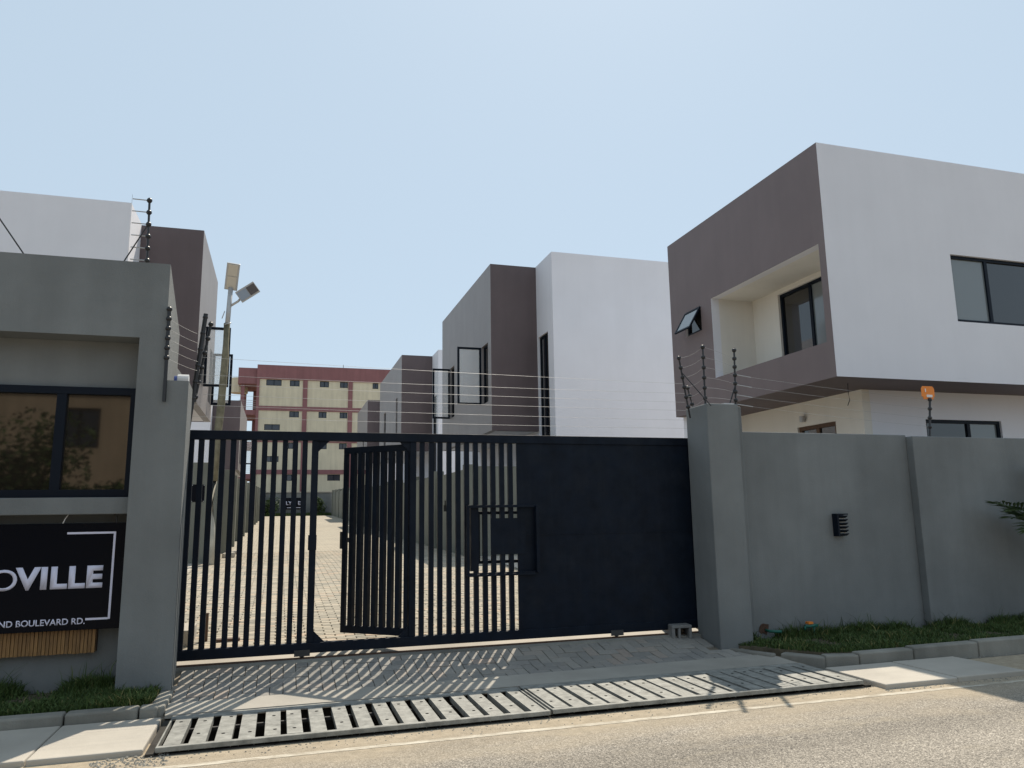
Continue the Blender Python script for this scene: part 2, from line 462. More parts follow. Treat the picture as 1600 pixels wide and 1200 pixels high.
# apron in front of the gate: herringbone pavers with a plain concrete strip behind the drain
def sheet(m_, x0, x1, ys_, dz, th=0.2):
    for ya, yb in zip(ys_, ys_[1:]):
        m_.add([(x0,ya,gz(ya)+dz-th),(x1,ya,gz(ya)+dz-th),(x1,yb,gz(yb)+dz-th),(x0,yb,gz(yb)+dz-th),
                (x0,ya,gz(ya)+dz),(x1,ya,gz(ya)+dz),(x1,yb,gz(yb)+dz),(x0,yb,gz(yb)+dz)],
               [(4,5,6,7),(0,1,5,4),(1,2,6,5),(2,3,7,6),(3,0,4,7)])
t = MB(); sheet(t, -1.0, 5.45, [7.2, 7.5, 8.0, 8.45], -0.022)
apron = struct(t.build('apron', 'joint_sand'))
t = MB(); t.prism([(-0.86,7.2),(5.33,7.2),(5.30,7.66),(-0.9,7.58)], -0.06, 0.008)
for i, v in enumerate(t.v):
    if v[2] > 0: t.v[i] = (v[0], v[1], gz(v[1]) + 0.006)
t.build('concrete_strip', 'apron_concrete', apron)
t = MB(); sheet(t, -1.2, 5.0, [8.45, 8.53], 0.004); t.build('track_bed', 'kerb_concrete', apron)
t = MB(); sheet(t, -1.2, 5.0, [8.60, 8.75, 8.82], 0.002); t.build('threshold', 'concrete', apron)
t = MB(); t.box(-1.1, 5.0, 8.53, 8.60, 0.0, 0.162)
t.build('track_rail', 'rust', apron)
w = 0.12
ap = paver_mesh('p', 'x', 2*w-0.006, w-0.006, 0.05, 0.004)
apme = ap.mesh('paver', 'paver_grey')
cells = []
for i in range(-20, 70):
    for j in range(-20, 50):
        s = (i + j) % 4       # herringbone: cell (i,j) starts a brick when s==0 (along x) or s==2 (along y)
        k = (i - j) % 4
        if k == 0: cx, cy, rz = i+1.0, j+0.5, 0
        elif k == 3: cx, cy, rz = i+0.5, j+1.0, math.pi/2
        else: continue
        x, y = -1.0 + cx*w, 7.5 + cy*w
        y_lo = 7.58 + (x+0.9)/6.2*0.08
        if not (-0.90 < x < 5.36 and y_lo-0.10 < y < 8.50): continue
        if x > 4.86 and y > 7.93: continue
        cells.append((x, y, rz))
cells.sort(key=lambda c: (c[1] - 0.12*c[0]))
mass = MB()
for n_, (x, y, rz) in enumerate(cells):
    z = gz(y) - 0.002 + rnd.uniform(-0.004, 0.004); sl = math.atan((gz(y+.05)-gz(y-.05))/.1)
    if n_ < 300:
        link('paver', apme, apron, loc=(x, y, z), rot=(sl+rnd.uniform(-.012,.012) if rz == 0 else 0, -sl if rz else rnd.uniform(-.012,.012), rz+rnd.uniform(-.012,.012)))
    else:
        M = Matrix.Translation((x,y,z)) @ Matrix.Rotation(sl, 4, 'X') @ Matrix.Rotation(rz+rnd.uniform(-.012,.012), 4, 'Z') @ Matrix.Rotation(rnd.uniform(-.01,.01), 4, 'X')
        mass.add([M @ Vector(v) for v in ap.v], ap.f, 0, rnd.random())
if mass.v:
    o = mass.build('paver_mass', 'paver_grey_mass', apron); o['kind'] = 'stuff'

# ------------------------------------------------------------------ drain with two steel grates
t = MB(); t.box(-0.86, -0.80, 6.222, 7.18, -0.6, -0.03); t.box(5.33, 5.40, 6.222, 7.18, -0.6, -0.03)
t.box(-0.80, 5.33, 7.14, 7.18, -0.6, -0.03); t.box(-0.80, 5.33, 6.222, 6.25, -0.6, -0.045); t.box(-0.8, 5.33, 6.25, 7.14, -0.62, -0.55)
struct(t.build('drain_channel', 'drain_dark'))
def grate(x0, x1, n, pw, label, zoff, lip):
    g = thing('drain_grate', label, 'drain grate', (x0, 6.2, 0), 'steel grates over the entrance drain')
    f = MB()
    f.box(x0, x1, 6.235, 6.275, zoff-0.012, zoff); f.box(x0, x1, 6.229, 6.235, zoff-0.034, zoff-0.001)
    f.box(x0, x1, 7.058, 7.165, zoff-0.012, zoff)
    f.box(x0, x0+0.012, 6.275, 7.058, zoff-0.05, zoff-0.001); f.box(x1-0.012, x1, 6.275, 7.058, zoff-0.05, zoff-0.001)
    f.build('frame', 'galvanised', g, 0.002)
    for yb in (6.45, 6.9):
        u = MB(); u.box(x0+0.013, x1-0.013, yb, yb+0.03, zoff-0.08, zoff-0.055); u.build('support_bar', 'steel_dark', g)
    per = (x1 - x0 - 0.02) / n
    pmb = MB(); pmb.box(-pw/2, pw/2, 6.277, 7.056, -0.010, 0.0)
    pmb.box(-pw/2, -pw/2+0.006, 6.277, 7.056, -0.05, -0.010); pmb.box(pw/2-0.006, pw/2, 6.277, 7.056, -0.05, -0.010)
    me = pmb.mesh('plate', 'galvanised')
    hb = MB(); hb.tube([(0,0,0),(0,0,0.004)], 0.014, 8)
    hm = hb.mesh('bolt_hole', 'hole_black')
    for i in range(n):
        xc = x0 + 0.01 + per*(i+0.5)
        p = link('plate', me, g, 0.0, None, (xc, 0, zoff-0.001+rnd.uniform(-0.004, 0.003)), (0, rnd.uniform(-.03,.03), rnd.uniform(-.0016,.0016)))
        for yy_ in (6.48, 6.92):
            if rnd.random() < 0.8:
                h = bpy.data.objects.new('bolt_hole', hm); col.objects.link(h); h.parent = p
                h.location = (rnd.uniform(-.02,.02), yy_+rnd.uniform(-.06,.06), -0.002)
grate(-0.795, 2.19, 17, 0.116, 'galvanised steel grate over the left half of the entrance drain, wide dark gaps', 0.006, 0)
grate(2.21, 5.325, 18, 0.131, 'galvanised steel grate over the right half of the entrance drain, narrow gaps', 0.012, 0)

# ------------------------------------------------------------------ pavement slabs, kerbs
def slab(x0, x1, y0, y1, z0, z1, label, skew=0):
    m_ = MB(); m_.prism([(x0,y0),(x1,y0),(x1-skew*0.2,y1),(x0,y1)], z0, z1)
    return tag(m_.build('pavement_slab', 'concrete', None, 0.012), label, 'slab', 'concrete slabs covering the roadside drain')
xs = [(-1.62,-0.885,'concrete pavement slab beside the left end of the drain grate'),
      (-3.1,-1.63,'concrete pavement slab at the lower left corner of the picture')]
for a, b, l in xs: slab(a, b, 6.30, 7.23, -0.4, -0.012, l)
slab(5.45, 6.30, 6.09, 6.93, -0.4, -0.004, 'concrete slab touching the right end of the drain grate')
slab(6.31, 7.17, 6.10, 6.93, -0.4, 0.0, 'concrete slab farthest right, its free end over the open gutter', 0.2)
kerb_n = 0
def kerb(p0, p1, zb, zt, label, th=0.14):
    p0 = Vector(p0); p1 = Vector(p1); d = (p1-p0).normalized(); n = Vector((-d.y, d.x))
    m_ = MB(); a, b = p0 + d*0.006, p1 - d*0.006
    q = [a, b, b+n*th, a+n*th]
    m_.prism([(v.x, v.y) for v in q], zb, zt)
    return tag(m_.build('kerb_stone', 'kerb_concrete', None, 0.018), label, 'kerb', 'kerb stones along the grass verges')
KL = [(-1.07,7.25,-0.92,7.26),(-1.62,7.245,-1.07,7.25),(-2.95,7.24,-1.62,7.245)]
for (x0,y0,x1,y1), l in zip(KL, ('short kerb stone at the corner of the gatehouse lawn beside the drain',
        'long grey kerb stone below the gatehouse lawn, right of the joint', 'long grey kerb stone below the gatehouse lawn at the left picture edge')):
    kerb((x0,y0),(x1,y1), -0.4, 0.068, l)
kerb((-0.88,7.28),(-0.88,7.92), -0.4, 0.062, 'kerb stone turning back along the left side of the paved entrance', 0.12)
kr = [(5.34,7.52),(5.62,7.12),(5.98,7.02),(6.7,7.02),(7.62,7.03),(8.5,7.03),(9.4,7.03),(10.4,7.03),(11.5,7.03),(12.5,7.03)]
names = ['curved kerb stone where the right lawn meets the paved entrance','short kerb stone behind the right end of the drain grate',
 'kerb stone behind the slab next to the drain grate','kerb stone behind the rightmost slab','kerb stone just right of the last slab',
 'second kerb stone right of the last slab','third kerb stone right of the last slab','kerb stone below the palm at the right edge','kerb stone past the palm, at the right edge']
for (a, b, l), zt_ in zip(zip(kr, kr[1:], names), (0.05, 0.07, 0.09, 0.105, 0.115, 0.115, 0.11, 0.115, 0.11)): kerb(a, b, -0.4, zt_, l)
kerb((5.06,8.04),(5.32,7.54), -0.4, 0.05, 'low kerb edging between the right pier and the lawn corner', -0.10)

# ------------------------------------------------------------------ grass verges
def verge(name, poly, n, z, hmin, hmax, label):
    s = MB(); s.prism(poly, -0.3, z); 
    v = struct(s.build(name, 'soil'))
    x0 = min(p[0] for p in poly); x1 = max(p[0] for p in poly); y0 = min(p[1] for p in poly); y1 = max(p[1] for p in poly)
    def inside(x, y):
        c = False; j = len(poly)-1
        for i in range(len(poly)):
            xi, yi = poly[i]; xj, yj = poly[j]
            if (yi > y) != (yj > y) and x < (xj-xi)*(y-yi)/(yj-yi)+xi: c = not c
            j = i
        return c
    g = MB(); k = 0
    from mathutils import noise as N
    while k < n:
        x = rnd.uniform(x0, x1); y = rnd.uniform(y0, y1)
        if not inside(x, y): continue
        d = N.noise(Vector((x*2.2, y*2.2, 3)))
        if d < -0.18 and rnd.random() < min(0.92, -2.2*d): k += 1; continue
        h = rnd.uniform(hmin, hmax) * (1 + 1.1*d) * (1.9 if rnd.random() < 0.03 else 1) * (1.0 + (1.1 if (y > y1-0.22 and d > -0.1) else 0.0))
        a = rnd.uniform(0, 2*math.pi); w_ = rnd.uniform(0.003, 0.007); le = rnd.uniform(0.2, 1.0)*h
        b = rnd.uniform(0, 2*math.pi)
        dx, dy = math.cos(a)*w_, math.sin(a)*w_; lx_, ly_ = math.cos(b)*le, math.sin(b)*le
        g.add([(x-dx,y-dy,z),(x+dx,y+dy,z),(x+dx*.7+lx_*.35,y+dy*.7+ly_*.35,z+h*.65),(x-dx*.7+lx_*.35,y-dy*.7+ly_*.35,z+h*.65),(x+lx_,y+ly_,z+h)],
              [(0,1,2,3),(3,2,4)], 0, min(1, max(0, rnd.gauss(0.5+0.3*d, 0.25))))
        k += 1
    me = bpy.data.meshes.new('grass'); me.from_pydata(g.v, [], g.f); me.materials.append(MATS['grass_blade'])
    a = me.attributes.new('tint','FLOAT','FACE'); a.data.foreach_set('value', g.t)
    o = link('grass', me); o['kind'] = 'stuff'; o['label'] = label; o['category'] = 'grass'
    return o
verge('verge', [(5.40,7.66),(5.72,7.26),(6.05,7.165),(12.5,7.165),(12.5,8.33),(5.36,8.28),(5.12,8.02)], 46000, 0.07, 0.028, 0.062, 'dark green grass verge below the right boundary wall')
verge('verge', [(-3.0,7.38),(-1.01,7.39),(-0.995,7.94),(-1.36,7.96),(-1.40,8.28),(-3.0,8.28)], 19000, 0.05, 0.03, 0.068, 'dark green grass strip below the gatehouse sign')

# ------------------------------------------------------------------ gatehouse
G = thing('gatehouse', 'dark grey rendered gatehouse with black framed window and name sign', 'gatehouse', (-3, 9, 0))
scale_about_cam(G, (-2.832, 8.496, 0.09), 0.944)
x1g, x0g = -1.21, -4.75
g = MB()
prof = [(8.4,-0.3),(8.4,4.28),(9.40,3.76),(9.40,-0.3)]
g.prism_x(prof, -1.46, x1g)                       # right return
g.prism_x(prof, x0g, -4.5)
g.prism_x([(8.4,3.47),(8.4,4.28),(9.40,3.76),(9.40,3.47)], -4.5, -1.46)
g.box(-4.5, -1.46, 8.95, 9.40, 2.98, 3.47)        # back of the recess, round the window
g.box(-4.5, -4.1, 8.71, 9.40, 1.84, 2.98); g.box(-4.5, -1.46, 8.80, 9.40, -0.3, 1.84)
g.box(-4.5, -1.46, 8.72, 8.95, 2.98, 3.47)
g.build('wall', 'grey_render', G)
g = MB(); g.box(-4.5, -1.462, 8.52, 8.80, 1.67, 1.838); g.build('window_ledge', 'grey_render', G, 0.008)
g = MB(); g.box(x0g+0.1, -1.35, 9.40, 12.0, -0.3, 3.55); g.build('rear_wall', 'grey_render', G)
window(G, 'y', 8.66, -4.1, -1.475, 1.845, 2.975, (-3.32, -2.19), 0.075, 0.10, ('glass_brown',))
g = MB(); g.box(-4.09, -1.48, 8.85, 8.9, 1.85, 2.97); g.build('blind', 'timber_brown', G)
# pier that the gate closes against
g = MB(); g.prism([(-1.21,8.40),(-0.965,8.40),(-0.985,8.95),(-1.21,8.95)], -0.3, 3.03)
g.build('gate_pier', 'grey_render', G)
# wooden slats
sm = MB(); sm.box(-0.014, 0.014, 8.70, 8.745, 0.32, 0.56); sme = sm.mesh('slat', 'slat_wood')
for i in range(46):
    link('slat', sme, G, 0.0, None, (-1.735 - 0.0335*i, rnd.uniform(-.004,.004), rnd.uniform(-.004,.004)))
g = MB(); g.box(-3.3, -1.715, 8.746, 8.80, 0.325, 0.55); g.build('slat_backing', 'timber_brown', G)

# sign board with raised lettering
S = thing('name_sign', 'black name board with white lettering OVILLE under the gatehouse window', 'sign', (-2.5, 8.6, 0.55))
scale_about_cam(S, (-2.36, 8.118, 0.609), 0.944)
g = MB(); g.box(-3.5, -1.495, 8.60, 8.70, 0.555, 1.585); g.build('board', 'sign_black', S, 0.004)
g = MB(); yb = 8.594
def bar(xa, za, xb, zb, w_=0.020):
    d = Vector((xb-xa, 0, zb-za)).normalized(); n_ = Vector((-d.z, 0, d.x))*w_/2
    a, b = Vector((xa, 0, za)), Vector((xb, 0, zb))
    g.add([(v.x, yy_, v.z) for yy_ in (8.594, 8.599) for v in (a-n_, b-n_, b+n_, a+n_)],
          [(0,1,2,3),(4,5,6,7),(0,1,5,4),(1,2,6,5),(2,3,7,6),(3,0,4,7)])
bar(-2.02, 1.488, -1.582, 1.488); bar(-1.592, 1.478, -1.592, 0.648); bar(-1.80, 0.655, -1.6025, 0.655)
g.build('border_line', 'sign_white', S)
def text(s, x_right, z_base, size, parent, name, off=0.0, sx=1.0, mat='sign_white', y=8.597, ext=0.003, spacing=1.0):
    cu = bpy.data.curves.new('text', 'FONT'); cu.body = s; cu.size = 1.0; cu.align_x = 'RIGHT'
    cu.offset = off; cu.extrude = 0.0; cu.space_character = spacing; cu.resolution_u = 6
    to = bpy.data.objects.new('text', cu); col.objects.link(to)
    dg = bpy.context.evaluated_depsgraph_get()
    me = bpy.data.meshes.new_from_object(to.evaluated_get(dg))
    bpy.data.objects.remove(to)
    bm = bmesh.new(); bm.from_mesh(me)
    ret = bmesh.ops.extrude_face_region(bm, geom=bm.faces[:])
    vs = [e for e in ret['geom'] if isinstance(e, bmesh.types.BMVert)]
    bmesh.ops.translate(bm, verts=vs, vec=(0, 0, ext/size))
    for v in bm.verts:
        v.co = Vector((x_right + v.co.x*size*sx, y - v.co.z*size, z_base + v.co.y*size))
    bmesh.ops.recalc_face_normals(bm, faces=bm.faces)
    bm.to_mesh(me); bm.free(); me.materials.clear(); me.materials.append(MATS[mat])
    return link(name, me, parent)
text('VILLE', -1.678, 0.965, 0.280, S, 'lettering', 0.045, 1.06, spacing=1.08)
text('O', -2.405, 0.955, 0.285, S, 'lettering', 0.002, 1.10)
text('ND BOULEVARD RD.', -1.80, 0.612, 0.083, S, 'lettering', 0.014, 0.955, spacing=1.0)
g = MB(); g.box(-1.60, -1.585, 8.62, 8.64, 1.585, 1.675); g.box(-2.8, -2.785, 8.62, 8.64, 1.585, 1.675); g.build('hanger', 'steel_dark', S)
g = MB(); g.tube([(-2.03,8.62,1.67),(-2.05,8.60,1.63),(-2.07,8.61,1.587)], 0.005, 5)
g.build('loose_cable', 'plastic_white', S)

# ------------------------------------------------------------------ right pier and boundary wall
Wl = thing('boundary_wall', 'grey rendered boundary wall running right from the gate to the palm', 'wall', (8, 8.6, 0))
g = MB(); g.prism([(4.905,8.0),(5.345,8.0),(5.345,8.17),(5.50,8.17),(5.50,8.53),(4.92,8.53)], -0.3, 2.905)
g.build('gate_pier', 'grey_render', Wl, 0.015)
g = MB(); g.prism([(5.502,8.29),(8.16,8.31),(8.16,8.51),(5.502,8.49)], -0.3, 2.60); g.build('wall_panel', 'grey_render', Wl, 0.01)
g = MB(); g.prism([(8.16,8.20),(13.5,8.24),(13.5,8.46),(8.16,8.44)], -0.3, 2.575); g.build('wall_panel', 'grey_render', Wl, 0.01)
# louvred wall lamp
L = thing('wall_lamp', 'small black louvred lamp fixed to the right boundary wall', 'wall lamp', (6.9, 8.3, 1.28))
g = MB(); g.box(6.83, 6.855, 8.20, 8.305, 1.27, 1.54); g.box(6.855, 6.985, 8.27, 8.305, 1.27, 1.54); g.box(6.83, 6.99, 8.19, 8.305, 1.54, 1.555)
g.build('body', 'frame_black', L)
g = MB(); g.box(6.856, 6.98, 8.24, 8.26, 1.28, 1.53); g.build('diffuser', 'glass_pale', L)
for k in range(6):
    g = MB(); g.obox((6.92, 8.215, 1.29+0.045*k), (1,0,0), (0,1,-0.5), (0,0.5,1), 0.064, 0.028, 0.004); g.build('louvre', 'frame_black', L)
# garden taps
T1 = thing('pipe_stub', 'green pipe stub poking from a rusty patch in the wall', 'pipe', (5.700, 8.29, 0.13))
g = MB(); g.tube([(5.71,8.32,0.175),(5.71,8.20,0.17),(5.84,8.15,0.165)], 0.016, 8); g.build('pipe', 'plastic_green', T1, smooth=True)
g = MB(); g.prism_x([], 0, 0) if False else None
pts = []
for k in range(11):
    a = 2*math.pi*k/11; r_ = rnd.uniform(0.05, 0.09); pts.append((5.690+r_*math.cos(a)*0.9, 0.19+r_*math.sin(a)))
g.add([(x,8.283,z) for x,z in pts]+[(x,8.31,z) for x,z in pts], [tuple(range(11)), tuple(range(11,22))]+[(k,(k+1)%11,(k+1)%11+11,k+11) for k in range(11)])
g.build('wall_patch', 'rust', T1)
T2 = thing('garden_tap', 'green garden tap with orange handle standing in the grass', 'tap', (6.330, 8.19, 0.07))
g = MB(); g.tube([(6.330,8.19,0.0),(6.330,8.19,0.20)], 0.014, 8); g.build('riser', 'plastic_green', T2, smooth=True)
g = MB(); g.tube([(6.390,8.19,0.205),(6.190,8.16,0.205)], 0.019, 8); g.tube([(6.190,8.16,0.205),(6.175,8.16,0.165)], 0.014, 8); g.build('spout', 'plastic_green', T2, smooth=True)
g = MB(); g.box(6.230, 6.300, 8.15, 8.21, 0.23, 0.255); g.tube([(6.265,8.18,0.205),(6.265,8.18,0.235)], 0.01, 6); g.build('handle', 'plastic_orange', T2)

# hollow concrete block by the pier
B = thing('concrete_block', 'hollow grey concrete block lying by the right gate pier', 'block', (4.7, 8.55, 0.08))
a = R(14); ux = Vector((math.cos(a), -math.sin(a)*0.6, 0)).normalized(); uy = Vector((-ux.y, ux.x, 0))
g = MB(); c0 = Vector((4.66, 8.58, 0.075))
def ob(u0, u1, v0, v1, z0, z1, mi=0):
    c = c0 + ux*(u0+u1)/2 + uy*(v0+v1)/2 + Vector((0,0,(z0+z1)/2))
    g.obox(c, ux, uy, (0,0,1), (u1-u0)/2, (v1-v0)/2, (z1-z0)/2, mi)
hw, dl = 0.125, 0.19
ob(-hw, hw, -dl, dl, 0.005, 0.04); ob(-hw, hw, -dl, dl, 0.165, 0.2)
ob(-hw, -hw+0.04, -dl, dl, 0.04, 0.165); ob(hw-0.035, hw, -dl, dl, 0.04, 0.165); ob(-hw+0.08, -hw+0.11, -dl, dl, 0.04, 0.165)
ob(-hw+0.04, hw-0.035, 0.0, 0.03, 0.04, 0.165)
g.build('shell', 'block_concrete', B, 0.006)

# ------------------------------------------------------------------ sliding gate
GT = thing('sliding_gate', 'black steel sliding gate with vertical bars and a solid right panel', 'gate', (0, 8.58, 0.18))
GT.scale = (0.887, 0.887, 0.887); GT['_local'] = 1      # scaled about the camera; gate-local x along the track, z up from the rail
GY0, GY1 = -0.025, 0.035
zb0, zb1, zt0, zt1 = 0.03, 0.145, 2.545, 2.655
g = MB(); g.box(-1.10, 5.72, GY0-0.012, GY1+0.012, zt0, zt1); g.build('top_beam', 'gate_paint', GT, 0.006)
g = MB(); g.box(-1.10, 5.72, GY0-0.012, GY1+0.012, zb0, zb1); g.build('bottom_beam', 'gate_paint', GT, 0.006)
g = MB(); g.box(0.345, 0.425, GY0, GY1, zb1, zt0); g.build('post', 'gate_paint', GT, 0.005)
g = MB(); g.box(1.565, 1.645, GY0, GY1, zb1, zt0); g.build('post', 'gate_paint', GT, 0.005)
g = MB(); g.box(-1.09, -1.01, GY0, GY1, zb1, zt0); g.build('post', 'gate_paint', GT, 0.005)
bm_ = MB(); bm_.box(-0.031, 0.031, GY0+0.003, GY1-0.003, zb1, zt0)
bme = bm_.mesh('bar', 'gate_paint')
def bars(xa, xb, n):
    per = (xb-xa)/(n+1)
    for i in range(n): link('bar', bme, GT, 0.0, None, (xa+per*(i+1)+rnd.uniform(-.003,.003), 0, 0))
bars(-1.05, 0.385, 11); bars(1.605, 3.02, 11)
g = MB(); g.box(2.99, 5.70, GY0+0.006, GY1-0.03, zb1, zt0); g.build('solid_panel', 'gate_paint', GT)
g = MB(); g.box(3.0, 5.70, GY0+0.0, GY0+0.0055, 1.335, 1.345); g.build('panel_seam', 'gate_paint', GT)
for (cx_, cz_, sx_, sz_) in ((0.425, zt0, 1, -1), (1.565, zt0, -1, -1), (0.425, zb1, 1, 1), (1.565, zb1, -1, 1)):
    g = MB(); q = [(cx_, cz_), (cx_+0.13*sx_, cz_), (cx_, cz_+0.13*sz_)]
    g.add([(x, y, z) for y in (GY0+0.015, GY1-0.015) for x, z in q], [(0,1,2),(3,4,5),(0,1,4,3),(1,2,5,4),(2,0,3,5)]); g.build('gusset', 'gate_paint', GT)
for x in (0.30, 4.35):
    g = MB(); g.tube([(x,GY0-0.002,0.035),(x,GY1+0.002,0.035)], 0.05, 14); g.box(x-0.09, x+0.09, GY0-0.022, GY0-0.013, 0.0, 0.07); g.build('wheel', 'steel_dark', GT)
# hatch with nested frames for the lock
H = MB()
def ring(m_, x0, x1, z0, z1, w_, y0, y1):
    m_.box(x0, x1, y0, y1, z0, z0+w_); m_.box(x0, x1, y0, y1, z1-w_, z1)
    m_.box(x0, x0+w_, y0, y1, z0+w_, z1-w_); m_.box(x1-w_, x1, y0, y1, z0+w_, z1-w_)
ring(H, 2.29, 3.25, 0.845, 1.735, 0.035, -0.080, -0.038); H.box(3.217, 3.26, -0.120, -0.080, 0.86, 1.72)
H.box(2.29, 3.25, -0.095, -0.080, 0.835, 0.862); hf = H.build('hatch_frame', 'gate_paint', GT, 0.003)
H = MB(); ring(H, 2.46, 3.14, 0.985, 1.655, 0.04, 0.055, 0.120); H.build('hatch_inner_frame', 'gate_paint', GT, 0.003)
H = MB(); H.box(2.62, 3.10, -0.034, -0.026, 1.10, 1.565); H.box(2.36, 2.44, -0.020, 0.060, 0.9, 1.7); H.build('lock_plate', 'gate_paint', GT)
H = MB(); H.box(2.02, 2.06, 0.055, 0.080, 1.66, 1.74); H.tube([(2.04,0.070,1.74),(2.04,0.070,1.80)], 0.008, 6); H.build('padlock', 'steel_dark', GT)
H = MB(); H.box(0.33, 0.43, -0.040, -0.025, 1.22, 1.40); H.build('latch_plate', 'gate_paint', GT)
# wicket door standing ajar inwards
hx, hy = 1.565, 0.040
fx, fy = 0.80, 0.68
d = Vector((fx-hx, fy-hy, 0)); wl_ = d.length; d.normalize(); nrm = Vector((-d.y, d.x, 0))
W0 = MB()
def leaf(m_, u0, u1, v0, v1, z0, z1):
    c = Vector((hx, hy, 0)) + d*(u0+u1)/2 + nrm*(v0+v1)/2 + Vector((0,0,(z0+z1)/2))
    m_.obox(c, d, nrm, (0,0,1), (u1-u0)/2, (v1-v0)/2, (z1-z0)/2)
leaf(W0, 0.0, wl_, -.025, .025, 2.44, 2.525); leaf(W0, 0.0, wl_, -.025, .025, 0.145, 0.235)
leaf(W0, 0.0, 0.06, -.025, .025, 0.235, 2.44); leaf(W0, wl_-0.06, wl_, -.025, .025, 0.235, 2.44)
wk = W0.build('wicket_door', 'gate_paint', GT, 0.004)
n_b = 8; per = (wl_-0.06)/n_b
for i in range(1, n_b):
    m_ = MB(); u = 0.03 + per*i; leaf(m_, u-0.031, u+0.031, -.037, .037, 0.235, 2.44); m_.build('bar', 'gate_paint', wk)
m_ = MB(); leaf(m_, wl_, wl_+0.03, -.05, .03, 1.20, 1.42); leaf(m_, wl_-0.05, wl_-0.02, -.07, -.026, 1.28, 1.34); m_.build('lock', 'steel_dark', wk)
for z in (0.5, 2.1):
    m_ = MB(); m_.tube([(hx-0.002,hy+0.012,z-0.05),(hx-0.002,hy+0.012,z+0.05)], 0.016, 8); m_.build('hinge', 'steel_dark', wk)

# gate stop, motor post and offcut just inside the gate
M0 = thing('gate_motor_plinth', 'low concrete plinth behind the left end of the gate', 'plinth', (-1.1, 9.8, 0.1))
g = MB(); g.box(-1.25, -0.915, 9.5, 10.15, 0.0, 0.38); g.build('plinth', 'concrete', M0, 0.01)
g = MB(); g.box(-0.82, -0.76, 9.75, 9.81, 0.1, 0.53); tag(g.build('short_post', 'timber_brown', None, 0.004), 'short dark post standing on the paving just inside the gate', 'post')
g = MB(); g.obox((-0.53, 9.7, 0.205), (1,0.1,0), (0,1,0), (0,0,1), 0.13, 0.045, 0.04)
tag(g.build('timber_offcut', 'timber_brown', None, 0.01), 'dark offcut lying on the sunlit paving behind the gate bars', 'offcut')

# ------------------------------------------------------------------ electric fences
ins = MB()
for i, (z_, r_) in enumerate([(0, 0)]): pass
def ball_mesh(r=0.024, seg=8, rings=5):
    mb = MB(); vs = [(0,0,-r)]; fs = []
    for i in range(1, rings):
        a = math.pi*i/rings
        for k in range(seg): b = 2*math.pi*k/seg; vs.append((r*math.sin(a)*math.cos(b), r*math.sin(a)*math.sin(b), -r*math.cos(a)))
    vs.append((0,0,r)); L_ = len(vs)-1
    for k in range(seg): fs.append((0, 1+(k+1)%seg, 1+k)); fs.append((L_, 1+(rings-2)*seg+k, 1+(rings-2)*seg+(k+1)%seg))
    for i in range(rings-2):
        for k in range(seg): fs.append((1+i*seg+k, 1+i*seg+(k+1)%seg, 1+(i+1)*seg+(k+1)%seg, 1+(i+1)*seg+k))
    mb.add(vs, fs); return mb.mesh('insulator', 'insulator_black', True)
IB = ball_mesh(0.030)
def epost(parent, a, b, r, n, t0=0.06, t1=0.97, name='post'):
    a = Vector(a); b = Vector(b)
    m_ = MB(); m_.tube([a, b], r, 8); p = m_.build(name, 'insulator_black', parent, smooth=False)
    out = []
    for i in range(n):
        q = a.lerp(b, t0 + (t1-t0)*i/(n-1)); out.append(q)
        o = bpy.data.objects.new('insulator', IB); col.objects.link(o); o.parent = p; o.location = q
    return p, out
def wire(parent, a, b, sag=0.02, r=0.0022, n=10, name='wire'):
    a = Vector(a); b = Vector(b); m_ = MB()
    m_.tube([a.lerp(b, i/n) - Vector((0,0,4*sag*(i/n)*(1-i/n))) for i in range(n+1)], r, 4)
    return m_.build(name, 'wire_metal', parent)
def spring(parent, a, b):
    m_ = MB(); m_.tube([a, b], 0.006, 6); return m_.build('spring', 'wire_metal', parent)

F1 = thing('electric_fence', 'electric fence wires strung over the gate between two black posts', 'electric fence', (-1.0, 8.95, 2.9))
scale_about_cam(F1, (-0.957, 8.565, 2.844), 0.957)
pa, ia = epost(F1, (-1.01, 8.94, 2.55), (-0.89, 8.94, 3.90), 0.024, 6, 0.28)
pb, ib = epost(F1, (-0.965, 9.02, 2.90), (-0.835, 9.02, 3.83), 0.015, 6)
pc, ic = epost(F1, (5.02, 8.60, 2.80), (4.90, 8.60, 3.61), 0.012, 6, 0.18)
for i, (zl, zr) in enumerate([(3.39,3.29),(3.19,3.16),(3.09,3.04),(2.97,2.93),(2.85,2.80),(2.72,2.69)]):
    wire(F1, (-0.93-0.012*i, 8.95, zl+0.01), (5.12, 8.88, zr+0.01), 0.015, 0.0016, 14)
m_ = MB(); m_.tube([(4.93,8.6,3.40),(5.12,8.25,2.915)], 0.007, 6); m_.build('brace', 'insulator_black', F1)

